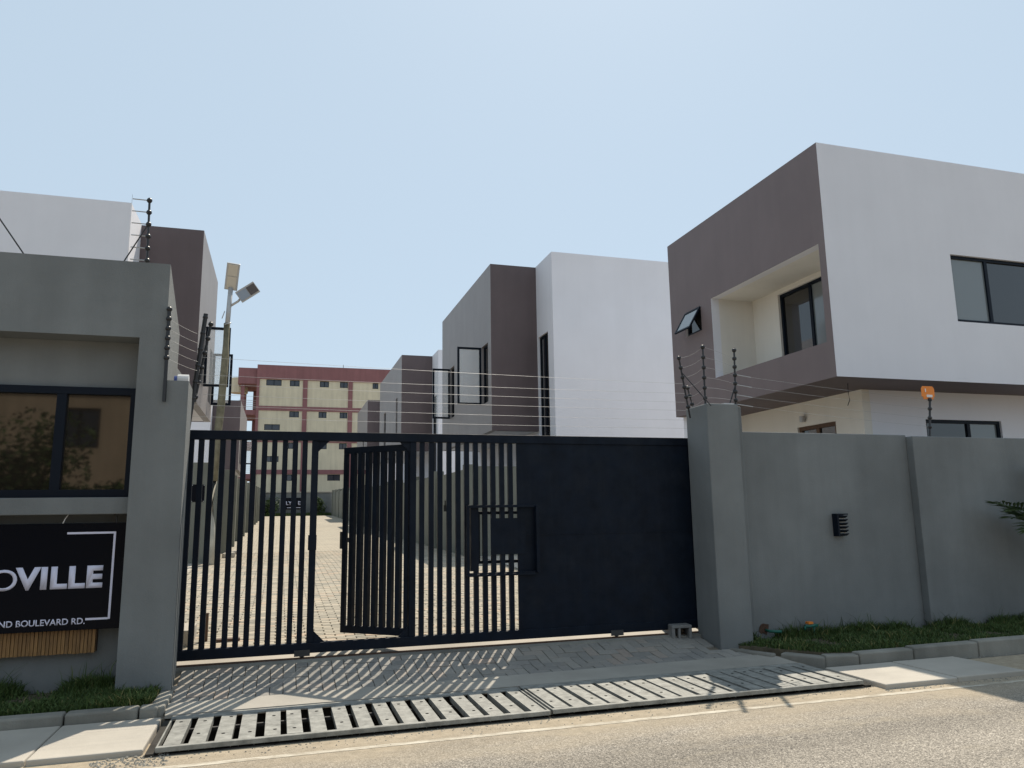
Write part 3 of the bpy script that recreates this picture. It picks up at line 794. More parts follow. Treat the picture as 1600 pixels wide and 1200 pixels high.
F2 = thing('electric_fence', 'electric fence posts and wires on the right pier and boundary wall', 'electric fence', (5.2, 8.2, 2.92))
scale_about_cam(F2, (5.164, 8.143, 2.911), 0.993)
pd, idd = epost(F2, (4.98, 8.15, 2.90), (4.99, 8.15, 3.66), 0.012, 6, 0.12)
pe, ie = epost(F2, (5.40, 8.15, 2.60), (5.44, 8.15, 3.65), 0.012, 7, 0.36)
pf, iff = epost(F2, (5.13, 8.68, 2.90), (5.05, 8.68, 3.22), 0.010, 3, 0.3)
for q, r_ in zip(ic, idd): wire(F2, q, r_, 0.03, 0.0015)
for q, r_ in zip(idd, ie[:6]): wire(F2, q, r_ + Vector((0,0,-0.01)), -0.015, 0.0015)
ph, ih = epost(F2, (8.62, 8.36, 2.55), (8.70, 8.36, 3.13), 0.015, 4, 0.3)
for i, z in enumerate((3.30, 3.17, 3.04, 2.92)):
    spring(F2, (5.46, 8.18, z+0.01), (5.72, 8.24, z-0.005))
    wire(F2, (5.72, 8.24, z-0.005), (8.66, 8.36, z-0.19), 0.01, 0.0014)
m_ = MB(); m_.tube([(5.52,8.36,2.80),(5.62,8.38,2.59)], 0.010, 6); m_.build('brace', 'insulator_black', F2)
m_ = MB(); m_.tube([(5.41,8.15,3.14),(5.33,8.17,2.91)], 0.009, 6); m_.build('brace', 'insulator_black', F2)
m_ = MB(); m_.box(5.22, 5.37, 8.12, 8.18, 2.917, 2.933); m_.build('base_plate', 'wire_metal', F2)
Wn = thing('warning_sign', 'small orange warning sign on the fence post above the right wall', 'sign', (8.65, 8.33, 3.12))
g = MB()
q = [(8.55,3.11),(8.72,3.11),(8.72,3.14),(8.745,3.15),(8.745,3.26),(8.72,3.295),(8.55,3.295),(8.525,3.26),(8.525,3.15),(8.55,3.14)]
g.add([(x,y,z) for y in (8.315,8.327) for x,z in q], [tuple(range(10)), tuple(range(10,20))]+[(k,(k+1)%10,(k+1)%10+10,k+10) for k in range(10)])
g.build('plate', 'plastic_orange', Wn)
g = MB(); g.box(8.60, 8.70, 8.311, 8.314, 3.14, 3.175); g.box(8.58, 8.595, 8.311, 8.314, 3.21, 3.26); g.build('printed_mark', 'plastic_white', Wn)

F3 = thing('electric_fence', 'electric fence post with diagonal brace on the gatehouse roof edge', 'electric fence', (-1.46, 8.55, 4.25))
scale_about_cam(F3, (-1.378, 8.071, 4.102), 0.944)
pg, ig = epost(F3, (-1.46, 8.55, 4.1), (-1.485, 8.55, 5.06), 0.012, 6, 0.26)
m_ = MB(); m_.tube([(-1.48,8.55,4.76),(-1.72,8.55,4.26)], 0.007, 6); m_.build('brace', 'insulator_black', F3)
for q in ig: spring(F3, q, q + Vector((-0.17, 0.02, 0.01)))
m_ = MB(); m_.tube([(-1.66,8.57,5.09),(-1.66,8.57,4.3)], 0.0016, 4); m_.build('wire', 'wire_metal', F3)
m_ = MB(); m_.tube([(-3.0,8.55,4.87),(-2.58,8.55,4.26)], 0.008, 6); m_.build('brace', 'insulator_black', F3)
pk, ik = epost(F3, (-3.05, 8.55, 4.1), (-3.05, 8.55, 5.06), 0.012, 6, 0.26)
F4 = thing('electric_fence', 'black insulator post fixed upright on the gatehouse corner', 'electric fence', (-1.19, 8.36, 2.8))
scale_about_cam(F4, (-1.123, 7.892, 2.733), 0.944)
pi_, ii = epost(F4, (-1.185, 8.365, 2.80), (-1.19, 8.365, 3.80), 0.018, 6, 0.46, 0.98)
for q in ii[:5]: wire(F4, q, q + Vector((0.24, 0.57, -0.02)), 0.01, 0.0016)
C = thing('white_container', 'small white container with blue cap lying on the left gate pier', 'container', (-1.06, 8.6, 3.03))
scale_about_cam(C, (-1.001, 8.118, 2.95), 0.944)
g = MB(); g.tube([(-1.10,8.62,3.085),(-0.99,8.62,3.085)], 0.05, 12); g.build('body', 'plastic_white', C)
g = MB(); g.tube([(-1.13,8.60,3.075),(-1.101,8.60,3.075)], 0.04, 12); g.build('cap', 'plastic_blue', C)

# ------------------------------------------------------------------ solar street light
P = thing('street_light', 'tall weathered pole with two solar street lamps behind the gate', 'street light', (-1.62, 20.3, 0.5))
g = MB(); g.tube([(-1.62,20.3,0.3),(-1.64,20.3,1.4),(-1.63,20.3,2.6)], [0.115,0.105,0.098], 12); g.build('base', 'pole_base', P, smooth=True)
g = MB(); g.tube([(-1.63,20.3,2.55),(-1.61,20.3,3.4),(-1.545,20.3,4.4),(-1.50,20.3,5.7),(-1.50,20.3,6.6)], [0.098,0.098,0.094,0.088,0.08], 12); g.build('pole', 'pole_timber', P, smooth=True)
g = MB(); g.tube([(-1.50,20.3,6.3),(-1.45,20.28,7.55)], 0.06, 10); g.tube([(-1.46,20.28,7.05),(-1.25,20.25,7.2),(-1.15,20.22,7.33)], 0.032, 8)
g.tube([(-1.55,20.2,6.55),(-1.39,20.2,6.6)], 0.015, 6); g.tube([(-1.62,20.2,6.7),(-1.56,20.2,6.9)], 0.012, 5); g.build('bracket', 'lamp_grey', P, smooth=True)
def lamp_head(c, up, right, hw_, hl):
    up = Vector(up).normalized(); right = Vector(right); right = (right - up*right.dot(up)).normalized(); n_ = up.cross(right)
    if n_.y > 0: n_ = -n_
    m_ = MB(); m_.obox(c, right, up, n_, hw_, hl, 0.025); h = m_.build('lamp_head', 'lamp_grey', P, 0.01)
    m_ = MB(); m_.obox(Vector(c) + n_*0.03 - up*hl*0.45, right, up, n_, hw_*0.72, hl*0.48, 0.008); m_.build('lens', 'lamp_lens' if c[0] < -1.3 else 'lamp_lens_cool', h)
    m_ = MB(); m_.obox(Vector(c) - n_*0.03, right, up, n_, hw_*0.9, hl*0.94, 0.006); m_.build('solar_cell', 'solar_panel', h)
    m_ = MB(); m_.obox(Vector(c) + n_*0.03 + up*hl*0.5, right, up, n_, hw_*0.72, hl*0.42, 0.008); m_.build('lens', 'lamp_lens' if c[0] < -1.3 else 'solar_panel', h)
lamp_head((-1.42, 20.15, 7.82), (0.10, -0.55, 0.85), (1, 0, 0.0), 0.16, 0.36)
lamp_head((-1.02, 20.1, 7.42), (0.75, -0.1, 0.55), (0.5, 0.2, -0.75), 0.16, 0.27)

# ------------------------------------------------------------------ houses
def closed_sash(parent, *a, **k): return window(parent, *a, **k)
def sash_open(parent, xw, xo, y, z0, z1, name='open_sash'):
    """casement standing open at right angles to the wall, facing the street"""
    f = MB(); fw = 0.075; lo, hi = min(xw, xo), max(xw, xo)
    f.box(lo, hi, y, y+0.05, z0, z0+fw); f.box(lo, hi, y, y+0.05, z1-fw, z1)
    f.box(lo, lo+fw, y, y+0.05, z0+fw, z1-fw); f.box(hi-fw, hi, y, y+0.05, z0+fw, z1-fw)
    s = f.build(name, 'frame_black', parent)
    g = MB(); g.box(lo+fw, hi-fw, y+0.02, y+0.028, z0+fw, z1-fw); g.build('pane', 'clear_pane', s)
mt, nt, b = new_mat('clear_pane')
b.inputs['Base Color'].default_value = (0.9, 0.92, 0.92, 1); b.inputs['Roughness'].default_value = 0.02
b.inputs['Transmission Weight'].default_value = 0.0; b.inputs['Alpha'].default_value = 0.22

# house A: nearest on the right
A = thing('house', 'nearest house on the right, white front and brown side with a balcony opening', 'house', (14, 15, 0), 'white and brown two storey houses')
scale_about_cam(A, (11.956, 12.81, 0.234), 0.854)
ax0, ay0, ay1, az0, az1 = 10.16, 11.87, 18.13, 4.14, 8.98
log = (12.06, 16.08, 4.86, 6.88); sw = (16.58, 17.35, 6.19, 6.84)
g = MB(); panel(g, 'x', ax0, ax0+0.22, ay0, ay1, az0, az1, (log, sw), 0, 1, 0, 1); g.build('side_wall', ['mid_brown_paint', 'white_paint'], A)
fwin = (13.31, 16.2, 5.42, 6.88)
g = MB(); panel(g, 'y', ay0, ay0+0.22, ax0+0.22, 20.0, az0, az1, (fwin,), 0); g.build('front_wall', 'white_paint', A)
g = MB(); g.box(ax0+0.22, 20.0, ay1-0.25, ay1-0.002, 0.0, az1); g.box(19.8, 19.99, ay0+0.22, ay1-0.25, 0, az1); g.build('rear_wall', 'white_paint', A)
g = MB(); g.box(ax0+0.22, 19.8, ay0+0.22, ay1-0.25, az1-0.5, az1-0.35); g.build('roof', 'concrete', A)
g = MB(); g.box(ax0+0.002, 19.98, ay0+0.002, ay1-0.252, az0-0.004, az0+0.15); g.build('soffit', 'brown_paint', A)
lx0, lx1 = ax0+0.22, 11.36
g = MB(); 
panel(g, 'x', lx1, lx1+0.2, ay0+0.222, log[1]+0.2, az0+0.151, 7.1, ((13.45, 15.05, az0+0.35, 6.76),), 0); 
g.box(lx0, lx1-0.001, log[1], log[1]+0.199, az0+0.152, 7.099)
g.box(lx0, lx1, ay0+0.222, log[1], log[3], 7.1); g.box(lx0, lx1, ay0+0.222, log[1], az0+0.151, az0+0.33); g.build('balcony', 'bounce_warm_white', A)
window(A, 'x', lx1+0.06, 13.45, 15.05, az0+0.35, 6.76, (13.98,), 0.07, 0.08, ('glass_pale', 'glass_dark'), -1, 'balcony_door')
window(A, 'y', ay0+0.06, fwin[0], fwin[1], fwin[2], fwin[3], (14.32,), 0.065, 0.08, ('glass_pale', 'glass_dark'))
# small top hung window, open
window(A, 'x', ax0+0.05, sw[0], sw[1], sw[2], sw[3], (), 0.06, 0.08, ('glass_dark',), -1)
hz, hl = 6.84, 0.66
o_ = MB(); tilt = R(31)
dn = Vector((-math.sin(tilt), 0, -math.cos(tilt))); nn = Vector((-math.cos(tilt), 0, math.sin(tilt)))
top = Vector((ax0-0.01, (sw[0]+sw[1])/2, hz-0.03)); hy_ = (sw[1]-sw[0])/2
for (u0, u1, v0, v1) in ((0, 0.05, -hy_, hy_), (hl-0.05, hl, -hy_, hy_), (0.05, hl-0.05, -hy_, -hy_+0.05), (0.05, hl-0.05, hy_-0.05, hy_)):
    o_.obox(top + dn*(u0+u1)/2 + Vector((0,(v0+v1)/2,0)), dn, (0,1,0), nn, (u1-u0)/2, (v1-v0)/2, 0.02)
s_ = o_.build('open_sash', 'frame_black', A)
o_ = MB(); o_.obox(top + dn*hl/2, dn, (0,1,0), nn, hl/2-0.05, hy_-0.05, 0.006); o_.build('pane', 'glass_pale', s_)
# ground floor, set back
gx, gy = 11.78, 13.07
gw = (13.42, 15.56, 2.0, 3.53); gd = (13.93, 15.25, 1.2, 3.56)
g = MB(); panel(g, 'y', gy, gy+0.2, gx+0.2, 19.8, 0.0, az0-0.005, (gw,), 0); g.build('front_wall', 'white_paint', A)
g = MB(); panel(g, 'x', gx, gx+0.2, gy, ay1-0.25, 0.0, az0-0.005, (gd,), 0); g.build('side_wall', 'bounce_warm_white', A)
window(A, 'y', gy+0.05, gw[0], gw[1], gw[2], gw[3], (14.66,), 0.07, 0.08, ('glass_dark', 'glass_pale'))
window(A, 'x', gx+0.05, gd[0], gd[1], gd[2], gd[3], (14.6,), 0.09, 0.08, ('glass_dark',), -1, 'window', 'timber_brown')
g = MB(); g.tube([(gx-0.08,14.95,3.66),(gx-0.08,14.95,3.80)], 0.06, 10); g.tube([(gx,14.95,3.72),(gx-0.08,14.95,3.72)], 0.02, 6); g.build('porch_lamp', 'lamp_grey', A)
g = MB(); g.tube([(10.95,12.5,4.14),(10.94,12.5,3.95),(10.98,12.52,3.8),(10.9,12.5,3.68)], 0.008, 5); g.build('hanging_cable', 'frame_black', A)

# the repeated house type along the driveway
def row_house(name_lab, bx, by, zt, zb, zg, bw, bd, fo, sgn, sashes, depth, width, strip=True, extra=(), place=None):
    """bx: outer face of the brown block, by its street face; fo: how far the white front stands ahead; sgn +1 body to the right"""
    h = thing('house', name_lab, 'house', (bx+sgn*3, by, zg), 'white and brown two storey houses')
    if place: scale_about_cam(h, *place)
    X = lambda u: bx + sgn*u
    def bxx(m_, u0, u1, y0, y1, z0, z1, mi=0): m_.box(min(X(u0),X(u1)), max(X(u0),X(u1)), y0, y1, z0, z1, mi)
    holes = [(s[0], s[1], s[2], s[3]) for s in extra]
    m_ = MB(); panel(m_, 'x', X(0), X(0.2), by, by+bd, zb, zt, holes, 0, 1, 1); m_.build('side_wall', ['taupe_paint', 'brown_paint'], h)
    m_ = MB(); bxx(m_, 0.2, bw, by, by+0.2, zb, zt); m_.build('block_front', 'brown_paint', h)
    m_ = MB(); bxx(m_, 0.2, bw, by+0.2, by+bd-0.2, zt-0.5, zt-0.35); bxx(m_, bw+0.2, bw+width-0.2, by-fo+0.2, by+depth-0.2, zt-0.5, zt-0.35); m_.build('roof', 'concrete', h)
    m_ = MB(); bxx(m_, 0.2, bw, by+0.2, by+bd-0.2, zb+0.003, zb+0.15); m_.build('soffit', 'white_paint', h)
    m_ = MB(); bxx(m_, 0.2, bw, by+bd-0.2, by+bd, zb, zt); m_.build('block_rear', 'brown_paint', h)
    m_ = MB(); bxx(m_, bw, bw+width, by-fo, by-fo+0.2, zg-0.5, zt+0.02); m_.build('front_wall', 'white_paint', h)
    st = [(by-fo+0.55, by-0.12, zg+2.3, zt-2.7)] if strip else []
    m_ = MB(); panel(m_, 'x', X(bw), X(bw+0.2), by-fo+0.2, by+depth, zg-0.5, zt+0.02, st); m_.build('side_wall', 'white_paint', h)
    m_ = MB(); bxx(m_, bw+0.2, bw+width, by+depth-0.2, by+depth-0.003, zg-0.5, zt+0.02); bxx(m_, bw+width-0.2, bw+width-0.003, by-fo+0.2, by+depth-0.2, zg-0.5, zt+0.01); m_.build('rear_wall', 'white_paint', h)
    for (a, b_, c, d_) in st:
        window(h, 'x', X(bw+0.06), a, b_, c, d_, ((a+b_)/2,), 0.06, 0.08, ('glass_dark',), -sgn)
    for (a, b_, c, d_) in holes:
        window(h, 'x', X(0.08), a, b_, c, d_, (), 0.06, 0.08, ('glass_dark',), -sgn)
    for (y, z0, z1, reach) in sashes: sash_open(h, X(0.0)-sgn*0.012, X(-reach), y, z0, z1)
    return h
row_house('middle right house with open casements, brown block against a tall white wall', 6.975, 25.36, 10.61, 4.53, 0.55, 1.74, 8.6, 1.72, 1,
          ((26.72, 5.62, 7.78, 0.92), (32.25, 5.80, 8.02, 0.78)), 13.0, 11.0, True, ((25.8, 26.70, 5.62, 7.78), (31.4, 32.23, 5.80, 8.02)), ((9.207, 23.407, 0.631), 0.923))
row_house('third house on the right, brown block beyond the middle house', 6.975, 46.58, 11.66, 5.6, 1.1, 1.95, 11.0, 1.9, 1,
          (), 13.0, 11.0, True, ((48.3, 49.0, 6.9, 9.2), (54.0, 55.0, 6.4, 9.0)), ((9.207, 42.993, 1.139), 0.923))
row_house('farthest house on the right, small brown block against the cream building', 6.975, 66.3, 11.34, 5.8, 1.2, 1.3, 9.2, 1.5, 1, (), 11.0, 9.0, True, ((69, 70, 6.4, 8.8),), ((9.207, 61.195, 1.6), 0.923))
row_house('near left house above the gatehouse, white front and sunlit brown block', -2.30, 21.48, 9.50, 4.75, 0.5, 1.58, 4.9, 1.48, -1,
          ((23.25, 5.42, 7.20, 0.70), (25.9, 5.25, 6.95, 0.62)), 9.0, 8.5, True, ((22.4, 23.23, 5.42, 7.20), (25.05, 25.88, 5.25, 6.95)))
row_house('farther left house, narrow brown block behind the street light', -2.25, 42.7, 7.9, 4.2, 0.9, 1.4, 8.0, 1.0, -1, ((44.6, 4.6, 6.4, 0.75),), 12.0, 8.0, False, ((43.6, 44.58, 4.6, 6.4),))

# ------------------------------------------------------------------ compound walls along the driveway
def drive_wall(label, x, y0, y1, sgn, h, mat, step, ret, wing=0.25):
    w_ = thing('compound_wall', label, 'wall', (x, y0, gz(y0)))
    m_ = MB()
    y = y0; k = 0
    while y < y1:
        ye = min(y + step, y1); z = gz(y)
        xa, xb = x+sgn*(wing-0.25), x+sgn*(wing-0.05)
        m_.box(min(xa, xb), max(xa, xb), y+0.3, ye, z-0.4, z+h-0.12)
        y = ye
    m_.build('wall_run', mat, w_, 0.0)
    y = y0
    while y <= y1:
        p = MB(); z = gz(y)
        p.box(min(x-sgn*0.07, x+sgn*wing), max(x-sgn*0.07, x+sgn*wing), y, y+0.3, z-0.4, z+h); p.build('pilaster', mat, w_, 0.01); y += step
    if ret:
        p = MB(); a, b_ = x+sgn*wing, x+sgn*ret; p.box(min(a,b_), max(a,b_), y0+0.03, y0+0.25, gz(y0)-0.4, gz(y0)+h-0.05); p.build('return_wall', mat, w_)
    return w_
drive_wall('stepped grey compound wall with pilasters along the left of the driveway', -1.62, 21.1, 78.5, -1, 2.55, 'olive_render', 4.1, 6, 1.0)
drive_wall('stepped grey compound wall with pilasters along the right of the driveway', 4.9, 20.4, 78.5, 1, 2.5, 'olive_render', 4.4, 7)
m_ = MB(); m_.box(-2.6, 9.0, 79.0, 79.3, 1.2, 4.13); ew = tag(m_.build('end_wall', 'grey_render', None, 0.02), 'grey wall closing the far end of the driveway', 'wall')
m_ = MB(); m_.box(-2.6, 9.0, 78.9, 79.4, 4.13, 4.22); m_.build('coping', 'concrete', ew)
PS = thing('wall_plaque', 'black plaque with white letters on the far end wall', 'plaque', (1.3, 78.95, 2.5))
m_ = MB(); m_.box(0.35, 2.25, 78.93, 78.99, 2.5, 3.62); m_.build('plate', 'sign_black', PS)
text('LY    EL', 2.12, 2.92, 0.52, PS, 'lettering', 0.02, 1.0, y=78.928, ext=0.01)
m_ = MB(); m_.box(0.6, 2.05, 78.915, 78.928, 2.62, 2.68); m_.build('lettering', 'sign_white', PS)
NP = thing('number_plate', 'black house number plate reading 1 on the left compound wall', 'number plate', (-2.0, 21.1, 2.0))
m_ = MB(); m_.box(-2.21, -1.89, 21.095, 21.128, 2.05, 2.50); m_.build('plate', 'sign_black', NP, 0.004)
text('1', -1.93, 2.20, 0.30, NP, 'lettering', 0.01, 0.9, y=21.093, ext=0.003)
for x in (-2.19, -1.91):
    for z in (2.07, 2.48):
        m_ = MB(); m_.tube([(x,21.094,z),(x,21.086,z)], 0.012, 8); m_.build('screw', 'wire_metal', NP)
# loose rubble and kerb at the foot of the left wall
for k, (x, y, s) in enumerate(((-1.35, 23.0, 0.16), (-1.30, 24.6, 0.12))):
    m_ = MB(); m_.obox((x, y, gz(y)+s*0.4), (1,0.3,0.1), (-0.3,1,0), (0,0,1), s, s*0.8, s*0.5)
    tag(m_.build('rubble_stone', 'concrete', None, 0.05), ('larger pale stone at the foot of the left compound wall', 'smaller pale stone behind it along the left compound wall')[k], 'stone')

# shrubs at the far end wall
def shrub(name, label, cat, c, rx, ry, rz, n, leaf, mat='shrub_leaf', trunk=None, group=None):
    s = thing(name, label, cat, (c[0], c[1], c[2]-rz), group)
    g = MB()
    blobs = [(rnd.uniform(-.6,.6)*rx, rnd.uniform(-.6,.6)*ry, rnd.uniform(-.7,.6)*rz, rnd.uniform(.3,.6)) for _ in range(14)]
    for i in range(n):
        b_ = rnd.choice(blobs)
        v = Vector((rnd.gauss(0,1), rnd.gauss(0,1), rnd.gauss(0,1))).normalized() * (rnd.uniform(0.5,1)**0.5)
        p = Vector((c[0]+b_[0]+v.x*rx*b_[3], c[1]+b_[1]+v.y*ry*b_[3], c[2]+b_[2]+v.z*rz*b_[3]))
        a = Vector((rnd.gauss(0,1), rnd.gauss(0,1), rnd.gauss(0,.6))).normalized()*leaf*rnd.uniform(.6,1.3)
        e = a.cross(Vector((rnd.gauss(0,1), rnd.gauss(0,1), rnd.gauss(0,1)))).normalized()*leaf*0.4
        g.add([p-a, p+e, p+a, p-e], [(0,1,2,3)], 0, rnd.random())
    me = bpy.data.meshes.new('crown'); me.from_pydata(g.v, [], g.f); me.materials.append(MATS[mat])
    at = me.attributes.new('tint','FLOAT','FACE'); at.data.foreach_set('value', g.t)
    link('crown', me, s)
    m_ = MB()
    for k in range(5):
        a = rnd.uniform(0, 6.28); m_.tube([(c[0]+0.05*math.cos(a), c[1]+0.05*math.sin(a), c[2]-rz-0.1), (c[0]+0.4*rx*math.cos(a), c[1]+0.4*ry*math.sin(a), c[2]+0.3*rz)], [0.05*max(rz,0.5), 0.015], 6)
    m_.build('trunk', 'bark', s)
    return s
shrub('shrub', 'green shrub at the foot of the far end wall, left of the plaque', 'shrub', (-0.9, 78.2, 2.75), 0.8, 0.5, 0.9, 900, 0.10)
shrub('shrub', 'green shrub at the foot of the far end wall, right of the plaque', 'shrub', (3.5, 78.2, 2.85), 0.75, 0.5, 0.95, 900, 0.10)
g_ = MB()
for i in range(5000):
    x = rnd.uniform(-1.5, 4.8); y = rnd.uniform(77.6, 78.9); z = gz(y); h = rnd.uniform(.1,.35); a = rnd.uniform(0,6.28)
    g_.add([(x-.03*math.cos(a),y-.03*math.sin(a),z),(x+.03*math.cos(a),y+.03*math.sin(a),z),(x+rnd.uniform(-.1,.1),y+rnd.uniform(-.1,.1),z+h)],[(0,1,2)],0,rnd.random())
me = bpy.data.meshes.new('weeds'); me.from_pydata(g_.v, [], g_.f); me.materials.append(MATS['grass_blade'])
at_ = me.attributes.new('tint','FLOAT','FACE'); at_.data.foreach_set('value', g_.t)
o = link('weeds', me); o['kind'] = 'stuff'; o['label'] = 'strip of weeds along the far end wall'; o['category'] = 'weeds'

# ------------------------------------------------------------------ cream and red apartment building beyond
D = thing('apartment_building', 'cream and dark red apartment building beyond the end of the driveway', 'building', (4, 92, 2))
BY = 88.0
floors = [17.1, 13.55, 10.0, 6.45, 2.9]
bays = [(-2.75, 1.95), (2.45, 7.0), (7.5, 12.0), (12.5, 17.0)]
wins = {0: [(-2.05,-0.40),(0.50,1.56),(3.80,4.82),(6.05,7.0-0.001),(9.78,10.45),(13.5,14.6)],
        1: [(0.55,1.60),(3.75,4.63),(6.10,7.0-0.001),(9.8,10.5),(13.5,14.6)],
        2: [(0.55,1.60),(3.75,4.75),(6.10,7.0-0.001),(9.8,10.5)],
        3: [(0.50,1.60),(4.9,6.3),(9.8,10.5)]}
low = {1: (-2.08,-0.42), 2: (-2.08,-0.42)}
m_ = MB()
for fi, zt in enumerate(floors[:4]):
    zb = floors[fi+1] + 0.5
    for (xa, xb) in bays:
        hs = [(max(a, xa+0.05), min(b_, xb-0.05), zt-0.72, zt-0.03) for a, b_ in wins[fi] if a >= xa-0.1 and b_ <= xb+0.1]
        if fi in low and xa < -2: hs.append((low[fi][0], low[fi][1], zt-2.2, zt-1.55))
        panel(m_, 'y', BY, BY+0.25, xa, xb, zb, zt, hs)
        for (a, b_, c, d_) in hs:
            cuts = ((a+b_)/2,)
            window(D, 'y', BY+0.06, a, b_, c, d_, cuts, 0.06, 0.08, ('glass_far',))
m_.build('wall', 'cream_paint', D)
m_ = MB()
m_.box(-3.05, 17.3, BY-0.12, BY+0.3, 17.1, 18.72)
m_.build('parapet', 'hazed_red', D)
m_ = MB()
for fi in range(1, 5): m_.box(-2.75, 17.0, BY-0.08, BY+0.24, floors[fi], floors[fi]+0.5)
m_.build('floor_band', 'hazed_red', D)
for x in (-3.05, 1.95, 7.0, 12.0, 17.0):
    c = MB(); c.box(x, x+(0.3 if x < 0 else 0.5), BY-0.11, BY+0.245, 1.6, 17.1); c.build('column', 'hazed_red', D)
m_ = MB(); m_.box(-3.0, 17.2, BY+0.32, BY+14, 1.6, 18.4); m_.build('core', 'cream_paint', D)
# open balconies at its left end
for z, th in ((16.55, 1.8), (13.05, 0.55), (9.5, 0.55), (5.95, 0.55)):
    m_ = MB(); m_.box(-5.05, -3.06, BY+0.2, BY+6, z, z+th); m_.build('balcony_slab', 'hazed_red', D)
m_ = MB(); m_.tube([(-5.05, BY+3.2, 15.9), (-5.05, BY+3.2, 17.6)], 0.95, 20); m_.build('curved_canopy', 'cream_paint', D)
for x, y in ((-4.75, BY+0.5), (-4.75, BY+5.4), (-3.6, BY+5.6)):
    c = MB(); c.box(x, x+0.4, y, y+0.4, 1.6, 16.5); c.build('column', 'hazed_red', D)
for zf in (13.6, 10.05, 6.5):
    c = MB()
    for k in range(5): c.tube([(-4.9, BY+0.3, zf+0.2+0.22*k), (-3.07, BY+0.3, zf+0.2+0.22*k)], 0.025, 6)
    c.build('railing', 'wire_metal', D)
m_ = MB(); m_.box(6.2-3, 7.7-3, BY+2, BY+4, 18.4, 19.05); m_.box(5.0-3.5, 5.9-3.5, BY+2, BY+3, 18.4, 18.95); m_.tube([(6.6,BY+3,18.4),(6.6,BY+3,19.7)], 0.03, 6); m_.build('rooftop_tank', 'steel_dark', D)

# ------------------------------------------------------------------ palm at the right edge
PT = thing('palm', 'young palm with arching fronds beside the right boundary wall', 'palm', (10.4, 7.7, 0.05))
m_ = MB(); m_.tube([(10.4,7.7,0.0),(10.41,7.7,0.35),(10.39,7.7,0.65)], [0.09,0.075,0.05], 10); m_.build('trunk', 'bark', PT, smooth=True)
def frond(tip, peak, seed):
    r2 = random.Random(seed); base = Vector((10.39, 7.7, 0.6)); tip = Vector(tip) + Vector((-0.35,-0.15,0)); peak = Vector(peak) + Vector((-0.35,-0.15,0))
    m_ = MB(); n = 26; pts = []
    for i in range(n+1):
        u = i/n; pts.append(base*(1-u)**2 + peak*2*u*(1-u) + tip*u*u)
    m_.tube(pts, [0.012*(1-0.8*i/n)+0.002 for i in range(n+1)], 5)
    tl = [0.3]*len(m_.f)
    for i in range(7, n+1):
        dirv = (pts[min(i+1,n)]-pts[i-1]).normalized()
        side = dirv.cross(Vector((0,0,1))).normalized(); upv = side.cross(dirv)
        ln = 0.34*math.sin(math.pi*min(1,(i-4)/(n-2)*0.92+0.1))+0.08
        for s in (-1, 1):
            dv = (side*s*0.75 + dirv*0.75 + upv*0.25*r2.uniform(.3,1)).normalized()
            w_ = upv.cross(dv).normalized()*0.021
            p = pts[i] + dirv*r2.uniform(-.01,.01); q = p + dv*ln*0.6; e = p + dv*ln - Vector((0,0,0.10*ln*r2.uniform(.5,2)))
            m_.add([p, q+w_, e, q-w_], [(0,1,2,3)], 0, r2.random())
    return m_.build('frond', 'palm_leaf', PT)
frond((9.38, 7.95, 1.66), (10.05, 7.9, 1.55), 1)
frond((9.66, 8.0, 1.46), (10.2, 7.95, 1.60), 11)
frond((9.78, 7.85, 1.30), (10.25, 7.85, 1.62), 12)
frond((9.50, 7.8, 1.56), (10.15, 7.85, 1.66), 13)
frond((9.75, 7.5, 1.05), (10.2, 7.65, 1.65), 2)
frond((10.1, 7.25, 1.2), (10.4, 7.5, 1.7), 3)
frond((11.6, 7.6, 1.45), (11.2, 7.7, 1.9), 4)
frond((11.8, 8.05, 1.2), (11.3, 7.95, 1.75), 5)
frond((10.9, 7.0, 1.1), (10.8, 7.4, 1.8), 6)
frond((10.5, 8.2, 2.1), (10.6, 8.0, 1.8), 7)

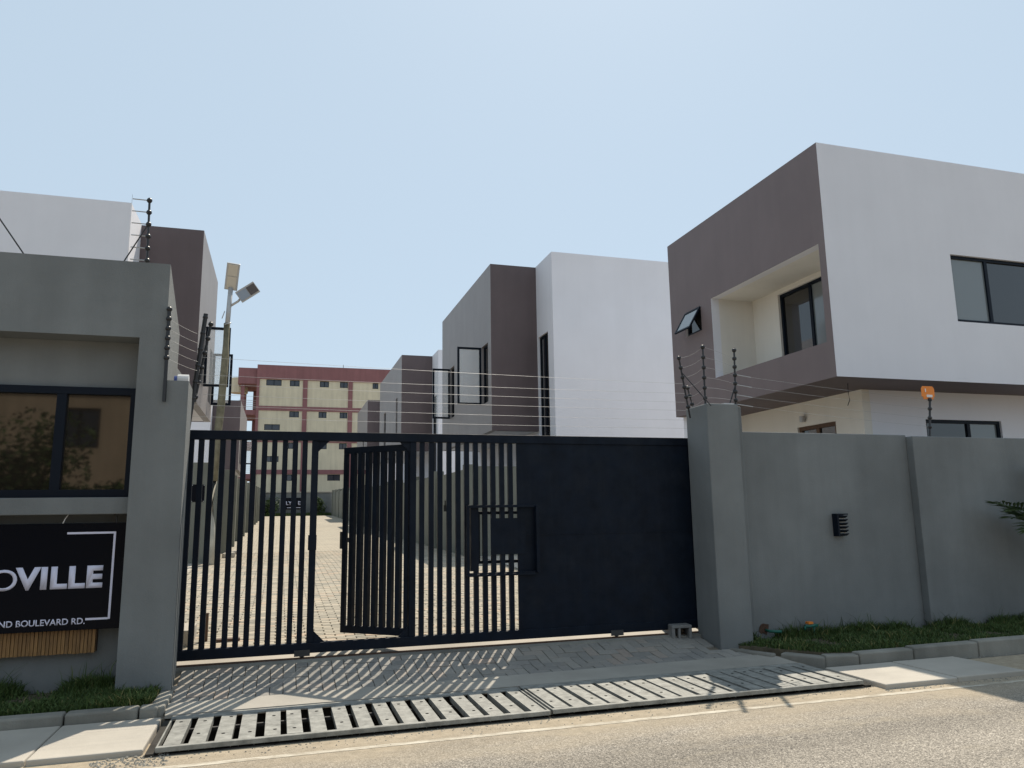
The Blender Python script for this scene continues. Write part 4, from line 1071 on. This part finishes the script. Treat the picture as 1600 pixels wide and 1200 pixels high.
# ------------------------------------------------------------------ across the street (seen mirrored in the gatehouse window)
X_ = thing('house', 'beige house across the street, seen mirrored in the gatehouse window', 'house', (-6, -18, 0))
m_ = MB(); hs = [(-15.5,-14.2,1.0,2.6),(-12.2,-11.2,0.0,2.5),(-9.4,-7.9,1.0,2.6),(-5.2,-4.2,0.0,2.5),(-1.5,0,1.0,2.6),(-12.4,-11.0,4.3,5.8),(-8.0,-6.6,4.3,5.8),(-4.0,-2.6,4.3,5.8)]
panel(m_, 'y', -15.0, -15.3, -18, 3, -0.3, 7.0, hs); m_.build('wall', 'beige_paint', X_)
m_ = MB(); m_.box(-18, 3, -24, -15.8, -0.3, 6.95); m_.build('core', 'beige_paint', X_)
for h in hs: window(X_, 'y', -15.06, *h, ((h[0]+h[1])/2,), 0.08, 0.08, ('glass_far',), 1)
m_ = MB(); m_.box(-18.3, 3.3, -24.2, -14.5, 7.0, 7.3); m_.build('roof', 'hazed_red', X_)
shrub('hedge', 'leafy hedge across the street, seen mirrored in the gatehouse window', 'hedge', (-5.5, -5.5, 1.35), 5.0, 0.8, 1.5, 14000, 0.10)
shrub('tree', 'small tree across the street, seen mirrored in the gatehouse window', 'tree', (-6.8, -8.0, 3.2), 1.6, 1.4, 1.5, 2600, 0.11)

# ------------------------------------------------------------------ grit and small stones along the drain and kerbs
g_ = MB()
def pebble(x, y, z, r_):
    a = rnd.uniform(0, 6.28); k = [r_*rnd.uniform(.6,1.2) for _ in range(6)]
    c, s_ = math.cos(a), math.sin(a)
    p = [(c*k[0], s_*k[0], 0), (-s_*k[1], c*k[1], 0), (-c*k[2], -s_*k[2], 0), (s_*k[3], -c*k[3], 0), (0, 0, k[4]*.7), (0, 0, -k[5]*.4)]
    g_.add([(x+u, y+v, z+w_) for u, v, w_ in p], [(0,1,4),(1,2,4),(2,3,4),(3,0,4),(1,0,5),(2,1,5),(3,2,5),(0,3,5)])
for i in range(420):
    pebble(rnd.uniform(-1.0, 6.0), 6.22 - abs(rnd.gauss(0, 0.10)), -0.049, rnd.uniform(.003, .011))
for i in range(260):
    pebble(rnd.uniform(-0.8, 5.2), rnd.choice((rnd.uniform(7.2, 7.6), rnd.uniform(8.4, 8.55))), 0, rnd.uniform(.003, .010))
    x, y, z = g_.v[-6][0], g_.v[-6][1], 0
    zz = gz(y) + 0.002
    g_.v[-6:] = [(a, b, c + zz) for a, b, c in g_.v[-6:]]
for i in range(200):
    pebble(rnd.uniform(-1.2, -0.7), rnd.uniform(6.0, 6.28), -0.049, rnd.uniform(.004, .018))
for i in range(220):
    pebble(rnd.uniform(5.4, 8.5), rnd.choice((rnd.uniform(6.0, 6.09), rnd.uniform(6.94, 7.02))), -0.049, rnd.uniform(.004, .014))
o = g_.build('grit', 'kerb_concrete'); o['kind'] = 'stuff'; o['label'] = 'loose grit and pebbles along the drain and kerbs'; o['category'] = 'grit'
